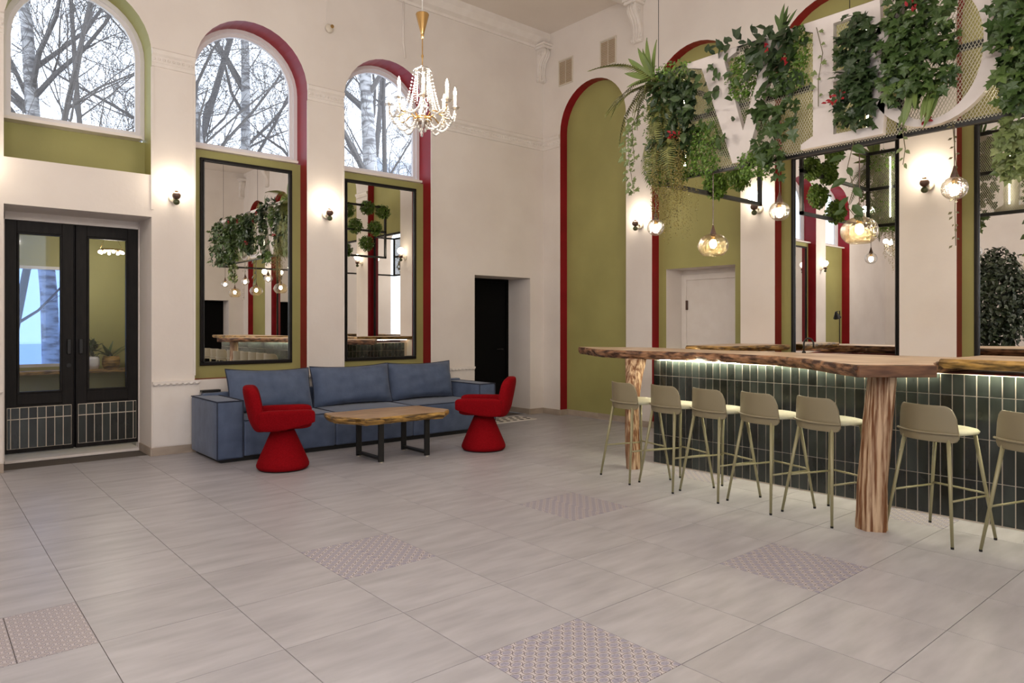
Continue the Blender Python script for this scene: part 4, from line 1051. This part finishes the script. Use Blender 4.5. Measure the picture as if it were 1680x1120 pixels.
e=empty('strap_fern',(5.34,4.20,3.74)); tag(e,'upright strap leaved fern sprouting from the top left of the sign','plant')
for a,b,l in ((0.9,0.35,0.36),(0.55,0.75,0.40),(0.25,0.95,0.42),(-0.05,1.0,0.36),(0.75,0.6,0.40),(1.0,0.05,0.30),(0.4,0.85,0.34)):
    v=leaf_vs('strap',(0,rnd(-.02,.02),0),(-0.15,a*0.8,b),(-0.8,0.2,0.3),l); m2=MB(); m2.add(v.tolist(),T['strap'][1]); m2.build('leaf','strap',e)
def strands(name,label,n,y0,y1,z0,z1,len0,len1,x0,x1,mat,leaf=0.012):
    e=empty(name,(x0,(y0+y1)/2,z1)); tag(e,label,'plant'); org=np.array([x0,(y0+y1)/2,z1]); mb=MB()
    for i in range(n):
        y,z,x=rnd(y0,y1),rnd(z0,z1),rnd(x0,x1); L=rnd(len0,len1); k=int(L/0.012)
        for j in range(k):
            q=np.array([x+rnd(-.008,.008),y+rnd(-.012,.012),z-j*0.012])-org
            mb.add(leaf_vs('small',q,(rnd(-1,1),rnd(-1,1),rnd(-1.2,.2)),(-1,rnd(-1,1),rnd(-1,1)),leaf*rnd(.8,1.4)).tolist(),T['small'][1])
    tag(mb.build('strand_mass',mat,e),kind='stuff'); return e
strands('amaranth','mustard coloured hanging strands below the left end of the sign',72,3.78,4.12,2.75,3.30,0.30,0.62,5.18,5.30,'strand',0.016)
strands('amaranth','thin pale strands dangling under the left end of the sign',26,3.66,4.02,2.60,2.75,0.25,0.55,5.20,5.34,'strand',0.010)
def vine(name,label,path,nleaf,L,mat,kind='ivy',wob=0.05,named=True):
    P_=[np.array(p,float) for p in path]; org=P_[0]
    e=empty(name,tuple(org)); tag(e,label,'plant')
    m2=MB(); m2.tube([p-org for p in P_],0.003,5); m2.build('stem','stem',e)
    for i in range(nleaf):
        u=(i+0.5)/nleaf*(len(P_)-1); k=min(int(u),len(P_)-2); c=P_[k]*(1-(u-k))+P_[k+1]*(u-k)-org
        s=1 if i%2 else -1
        v=leaf_vs(kind,c+np.array([rnd(-.03,0),s*rnd(.0,wob),rnd(-.02,.02)]),(-0.3,s*rnd(.3,1.0),rnd(-1.0,-.1)),(-1,rnd(-.4,.4),rnd(0,.6)),L*rnd(.7,1.2))
        m2=MB(); m2.add(v.tolist(),T[kind][1]); m2.build('leaf',mat,e)
vine('trailing_ivy','variegated ivy trailing freely at the far left of the sign',[(5.30,4.36,3.42),(5.24,4.42,3.25),(5.22,4.40,3.0),(5.22,4.36,2.8),(5.22,4.33,2.66)],34,0.066,'ivylight')
vine('trailing_ivy','second variegated ivy strand beside the left fern',[(5.30,4.30,3.5),(5.20,4.34,3.3),(5.20,4.33,3.1),(5.20,4.31,2.95)],22,0.060,'ivylight')
# over the letter V
clump('climbing_leaves','loose leaves creeping over the left stroke of the letter V','plant',blob(30,3.28,3.66,3.02,3.74,5.26,5.36),'oval',0.105,'ivy',30)
clump('climbing_leaves','leafy tips rising above the top edge of the letter V','plant',blob(26,3.05,3.62,3.74,3.86,5.30,5.40),'oval',0.10,'ivydark',26,droop=-0.2)
clump('philodendron','dark broad leaves over the right arm of the letter V','plant',blob(75,2.74,3.14,3.38,3.86,5.24,5.36,'soft'),'oval',0.15,'ivydark',40)
clump('boxwood_bush','boxwood clump inside the letter V','plant',blob(620,3.14,3.42,3.34,3.72,5.32,5.39,'round'),'small',0.036,'box',8)
clump('ivy_plant','broad ivy leaves at the foot of the letter V','plant',blob(62,2.78,3.14,2.72,3.34,5.24,5.36,'soft'),'ivy',0.10,'ivy',50)
clump('boxwood_bush','boxwood tuft under the letter V','plant',blob(520,3.02,3.30,2.64,2.88,5.28,5.40,'soft'),'small',0.034,'box',8)
clump('boxwood_bush','boxwood strip left of the letter E','plant',blob(620,2.70,2.86,3.3,3.80,5.30,5.39,'soft'),'small',0.034,'box',8)
clump('ivy_plant','ivy left of the letter E stem','plant',blob(40,2.78,3.02,3.0,3.6,5.24,5.36,'soft'),'ivy',0.085,'ivy',30)
# over the letter E
clump('dark_ivy','dark ivy covering the arms of the letter E','plant',blob(210,2.18,2.42,2.86,3.74,5.22,5.36,'soft'),'ivy',0.095,'ivydark',60)
clump('ivy_plant','green ivy edging the stem of the letter E','plant',blob(34,2.40,2.48,2.88,3.55,5.28,5.36),'ivy',0.06,'ivy',20)
vine('trailing_ivy','creeper on the upper stem of the letter E',[(5.34,2.62,3.72),(5.32,2.56,3.5),(5.33,2.60,3.3),(5.33,2.60,3.1)],10,0.05,'ivylight')
# inside the letter O
clump('ivy_plant','dense green ivy filling the letter O','plant',blob(430,1.66,2.13,2.98,3.76,5.20,5.36,'soft'),'ivy',0.085,'ivy',80)
clump('spider_plant','strappy leaves hanging at the foot of the letter O','plant',blob(9,1.74,1.94,2.98,3.08,5.26,5.32),'strap',0.22,'strap',9,droop=1.5,spread=0.4)
# right of the letter O
clump('ivy_plant','bright ivy spilling down right of the letter O','plant',blob(420,1.05,1.42,2.70,3.80,5.18,5.36,'soft'),'ivy',0.092,'ivy',50)
clump('trailing_ivy','ivy tail hanging below the sign at the right edge','plant',blob(120,1.22,1.42,2.36,2.75,5.20,5.36,'soft'),'ivy',0.075,'ivylight',30)
clump('boxwood_bush','boxwood behind the ivy at the right edge of the sign','plant',blob(800,0.9,1.45,2.85,3.8,5.34,5.42),'small',0.036,'box',6)
clump('ivy_plant','ivy over the last letter beyond the picture edge','plant',blob(420,-0.1,1.0,2.75,3.78,5.2,5.38,'soft'),'ivy',0.10,'ivy',10)
# vines between the pendants
vine('pothos_vine','pothos vine hanging around the large amber pendant cord',[(5.40,2.36,2.80),(5.38,2.40,2.6),(5.40,2.36,2.45),(5.39,2.40,2.3),(5.40,2.36,2.24)],9,0.12,'ivy','oval',0.03)
vine('pothos_vine','thin creeper hanging before the pilaster at the second pendant',[(5.40,2.98,2.80),(5.38,2.97,2.70),(5.40,2.95,2.62)],7,0.09,'ivy','ivy',0.03)
vine('pothos_vine','dry creeper along the cord of the right clear pendant',[(5.40,1.70,2.80),(5.41,1.68,2.5),(5.40,1.685,2.2),(5.40,1.68,1.95)],26,0.03,'stem','small',0.012)
vine('pothos_vine','thin creeper dangling from the foot of the letter O',[(5.34,1.99,2.95),(5.35,2.0,2.80),(5.36,1.985,2.66),(5.36,2.0,2.55)],9,0.05,'ivylight','oval',0.02)
e=empty('grass_tuft',(5.38,2.93,3.80)); tag(e,'small dark grass tuft on the top edge of the sign left of the letter E','plant')
for k in range(11):
    v=leaf_vs('strap',(0,rnd(-.03,.03),0),(rnd(-.3,.2),rnd(-.5,.5),1),(-1,0,0.2),rnd(.13,.22)); m2=MB(); m2.add(v.tolist(),T['strap'][1]); m2.build('blade','ivy',e)
# red flowers
for (y,z,lb) in ((3.90,3.12,'red blossom cluster on the dark ivy left of the letter V'),(3.82,3.10,'red blossom sprig beside the yellow strands'),(2.97,3.62,'red blossom near the top of the letter V'),(2.80,3.5,'red blossom left of the letter E'),(2.44,3.08,'red blossom pair over the letter E'),(2.38,3.10,'red blossom spray beside the lower arm of E'),(1.88,3.58,'red blossom high inside the letter O'),(1.83,2.83,'red blossom on the lower rim of the letter O'),(1.33,3.62,'red blossom in the ivy right of the letter O')):
    e=empty('red_flower',(5.345 if z<2.9 else 5.20,y,z)); tag(e,lb,'flower','red blossoms in the greenery')
    for k in range(6):
        v=leaf_vs('oval',(rnd(-.01,.01),rnd(-.03,.03),rnd(-.03,.03)),(-0.6,rnd(-1,1),rnd(-1,1)),(-1,0,0.3),0.042); m2=MB(); m2.add(v.tolist(),T['oval'][1]); m2.build('petal','flower',e)
# greenery inside the rack, seen from behind in the mirrors
for (x,y,z,lb) in ((6.95,4.25,3.78,'boxwood ball on the top bar of the rack end frame'),(7.3,4.25,3.72,'boxwood ball on the top back corner of the rack end frame'),(6.5,4.25,3.68,'boxwood ball left on the top bar of the rack end frame'),(6.68,4.25,3.38,'boxwood garland on the middle bar of the rack end frame'),(7.12,4.25,3.38,'boxwood ball right on the middle bar of the rack end frame'),(6.92,4.26,3.06,'boxwood ball low on the rack end frame'),(6.45,4.25,2.9,'boxwood ball on the bottom bar of the rack end frame'),(7.3,-0.1,3.0,'boxwood ball on the far end frame of the rack')):
    pts=[]
    for i in range(900):
        d=RNG.normal(size=3); d/=np.linalg.norm(d); pts.append(tuple(np.array([x,y,z])+d*rnd(0.08,0.155)*np.array([1.1,0.7,1])))
    clump('boxwood_ball',lb,'plant',pts,'small',0.045,'box',4,group='boxwood balls on the rack')

# ficus tree (seen in the right bar mirror)
fc=empty('ficus_tree',(-1.9,4.75,0)); tag(fc,'dark ficus tree in a pot reflected in the bar mirror','tree')
mb=MB(); mb.lathe([(0,0),(0.20,0),(0.26,0.45),(0.24,0.45),(0.22,0.38),(0,0.38)],24); mb.build('pot','brownball',fc,smooth=True)
mb=MB(); mb.tube([(0,0,0.38),(0.04,0.02,1.0),(-0.02,0.0,1.8),(0.03,0.02,2.6)],[0.04,0.035,0.03,0.015],8); mb.build('trunk','stem',fc,smooth=True)
pts=[]
for i in range(4600):
    d=RNG.normal(size=3); d/=np.linalg.norm(d); r=rnd(0.3,1)**0.5
    pts.append((d[0]*0.75*r,d[1]*0.75*r,1.95+d[2]*1.15*r))
mb=MB()
for i,p_ in enumerate(pts):
    v=leaf_vs('oval',p_,(rnd(-1,1),rnd(-1,1),rnd(-1.2,.2)),(p_[0],p_[1],0.6),rnd(.09,.15))
    if i<30: m2=MB(); m2.add(v.tolist(),T['oval'][1]); m2.build('leaf','ficus',fc)
    else: mb.add(v.tolist(),T['oval'][1])
tag(mb.build('foliage','ficus',fc),kind='stuff')
# black work lamp reflected in the bar mirror
wl_=empty('floor_lamp',(-1.1,7.65,0)); tag(wl_,'black jointed lamp with a cone shade reflected in the bar mirror','lamp')
mb=MB(); mb.lathe([(0,0),(0.13,0),(0.13,0.02),(0,0.02)],20); mb.build('base','blackmetal',wl_)
mb=MB(); mb.tube([(0,0,0.02),(0,0,1.75),(0.28,-0.05,1.72)],0.012,8); mb.build('pole','blackmetal',wl_,smooth=True)
mb=MB(); mb.lathe([(0.02,0.0),(0.03,-0.03),(0.09,-0.16)],18,(0,0,0)); o=mb.build('shade','blackmetal',wl_,smooth=True); o.location=(0.30,-0.05,1.72); o.rotation_euler=(0,0.5,0)
mb=MB(); mb.sphere((0.26,-0.05,1.62),0.03,10,8); mb.build('bulb','filamentw',wl_,smooth=True)
# pots on the vestibule ledge
for (x,kind,lb) in ((2.05,'strap','potted aloe in a woven basket on the vestibule ledge'),(1.84,'oval','potted leafy plant in a grey pot on the vestibule ledge')):
    e=empty('potted_plant',(x,vy-0.20,0.82)); tag(e,lb,'potted plant')
    mb=MB(); r=0.11 if kind=='strap' else 0.075
    mb.lathe([(0,0),(r*0.8,0),(r,0.06),(r*0.98,0.13),(r*0.85,0.17),(r*0.8,0.15),(0,0.14)],20); mb.build('pot','goldwood' if kind=='strap' else 'upvc',e,smooth=True)
    for i in range(14 if kind=='strap' else 40):
        a=rnd(0,6.28)
        v=leaf_vs(kind,(rnd(-.04,.04),rnd(-.04,.04),0.15+(0 if kind=='strap' else rnd(0,0.22))),(math.cos(a),math.sin(a)*0.4-0.2,rnd(.3,1.2)),(0,0,1),rnd(.18,.30) if kind=='strap' else rnd(.07,.12)); m2=MB(); m2.add(v.tolist(),T[kind][1]); m2.build('leaf','ivy',e)

# ------------------------------------------------------------------ wall fittings
def vent(y,z,label):
    e=empty('wall_vent',(XR,y,z)); tag(e,label,'vent','beige wall vents')
    w,h=0.155,0.20
    mb=MB(); mb.box(-0.015,0,-w,w,-h,-h+0.02); mb.box(-0.015,0,-w,w,h-0.02,h); mb.box(-0.015,0,-w,-w+0.02,-h+0.02,h-0.02); mb.box(-0.015,0,w-0.02,w,-h+0.02,h-0.02); mb.box(-0.012,0,-0.006,0.006,-h+0.02,h-0.02); mb.build('frame','cream',e)
    for i in range(14):
        z0=-h+0.025+i*(2*h-0.05)/14
        mb=MB(); mb.box(-0.010,-0.001,-w+0.02,w-0.02,z0,z0+0.017); mb.build('slat','vent',e)
vent(7.73,5.33,'beige slatted vent nearer the room corner'); vent(6.86,5.37,'beige slatted vent beside the carved corbel')
sn=empty('wall_sensor',(3.99,YL,5.14)); tag(sn,'small round white detector high between the arched windows','detector')
mb=MB(); mb.sphere((0,-0.03,0),0.055,14,10,(1,0.6,1)); mb.build('body','cream',sn,smooth=True)
mb=MB(); mb.lathe([(0.0,0.0),(0.022,0.0),(0.022,0.012),(0.0,0.012)],14); o=mb.build('lens','brass',sn); o.rotation_euler=(PI/2,0,0); o.location=(0.02,-0.06,0.02)
mb=MB(); mb.tube([(-0.02,-0.01,0.03),(-0.02,-0.01,0.80)],0.006,6); mb.build('cable','trimw',sn)
cv=MB(); cv.tube([(5.08,YL-0.012,5.98),(5.08,YL-0.012,5.25),(5.11,YL-0.014,5.05)],0.014,8); o=cv.build('cable_conduit','trimw',smooth=True); tag(o,'thin white cable conduit hanging from the cornice above the chandelier','conduit')

# ------------------------------------------------------------------ outside: snowy ground, bare trees, a roof
mb=MB(); mb.add([(-60,YL+3.2,-0.6),(70,YL+3.2,-0.6),(70,90,-0.6),(-60,90,-0.6)],[(0,1,2,3)]); o=mb.build('ground','snow'); tag(o,'snow covered ground outside the windows',kind='structure')
def bare_tree(x,y,h,r0,seed,label,lean=(0,0),mat='birch',dens=1.0):
    rr=random.Random(seed); e=empty('bare_tree',(x,y,-0.6)); tag(e,label,'tree','bare winter trees outside')
    tm_=MB(); bm_=MB(); cntr=[0]
    def grow(p,d,L,r,lev):
        pts=[p];rs=[r]; k=5 if lev<2 else (4 if lev==2 else 3)
        q=Vector(p); dd=Vector(d).normalized()
        for i in range(k):
            w=0.10 if lev==0 else 0.28
            dd=(dd+Vector((rr.uniform(-w,w),rr.uniform(-w,w),rr.uniform(-w*0.7,w*0.9)))).normalized()
            q=q+dd*(L/k); pts.append(q.copy()); rs.append(max(0.004,r*(1-0.75*(i+1)/k) if lev>0 else r*(1-0.6*(i+1)/k)))
        (tm_ if lev==0 else bm_).tube(pts,rs,8 if lev==0 else (5 if lev==1 else 3),cap=False); cntr[0]+=1
        if lev>=4: return
        nb=[int(18*dens),int(7*dens),5,3][lev]
        for i in range(nb):
            u=rr.uniform(0.22 if lev==0 else 0.15,1.0); kk=min(int(u*k),k-1); f=u*k-kk
            b=pts[kk].lerp(pts[kk+1],f); t=(pts[kk+1]-pts[kk]).normalized()
            a=Vector((rr.gauss(0,1),rr.gauss(0,1),rr.gauss(0,0.6))); a=(a-t*a.dot(t)).normalized()
            ang=rr.uniform(0.5,1.15); nd=t*math.cos(ang)+a*math.sin(ang)+Vector((0,0,0.18))
            ll=L*(rr.uniform(0.22,0.42) if lev==0 else rr.uniform(0.35,0.62)); 
            grow(b,nd,ll,max(0.005,rs[kk]*rr.uniform(0.25,0.5)),lev+1)
    grow(Vector((0,0,0)),Vector((lean[0],lean[1],1)),h,r0,0)
    tm_.build('trunk',mat,e,smooth=True); tag(bm_.build('branches','twig',e),kind='stuff')
trees=[(2.0,15.5,13,0.16,1,(0.05,0),'birch','pale birch trunk in the middle of the entrance window'),(2.6,14.2,11,0.065,2,(-0.10,0),'twig','dark thin tree right in the entrance window'),(0.9,13.6,9,0.07,21,(0.25,0),'twig','leaning dark tree left in the entrance window'),
 (4.3,14.5,12,0.13,3,(0.06,0),'birch','leaning tree left in the window above the left mirror'),(6.5,17.5,14,0.15,4,(0,0),'birch','white birch in the window above the left mirror'),(7.6,13.6,12,0.22,5,(-0.03,0),'birch','thick forked tree in the window behind the chandelier'),(9.8,16.0,10,0.10,6,(-0.10,0),'twig','thin dark tree in the window behind the chandelier'),
 (-1.5,15.0,12,0.14,7,(0,0),'birch','bare tree left of the entrance window'),(12.5,22,13,0.16,8,(0,0),'twig','bare tree in the distance behind the chandelier window'),(5.4,21,13,0.14,9,(0.03,0),'twig','distant bare tree between the two right windows')]
for (x,y,h,r,sd,ln,mt_,lb) in trees: bare_tree(x,y,h,r,sd,lb,ln,mt_)
hs=empty('neighbour_building',(14.9,20.0,-0.6)); tag(hs,'low building with a pale snowy roof outside the right window','building')
mb=MB(); mb.box(-3.2,3.2,-2,2,0,5.95); mb.build('wall','trimw',hs)
mb=MB(); mb.prism([(-2.5,5.9),(2.5,5.9),(0,7.4)],-3.6,3.6,'x'); mb.build('roof','snow',hs)
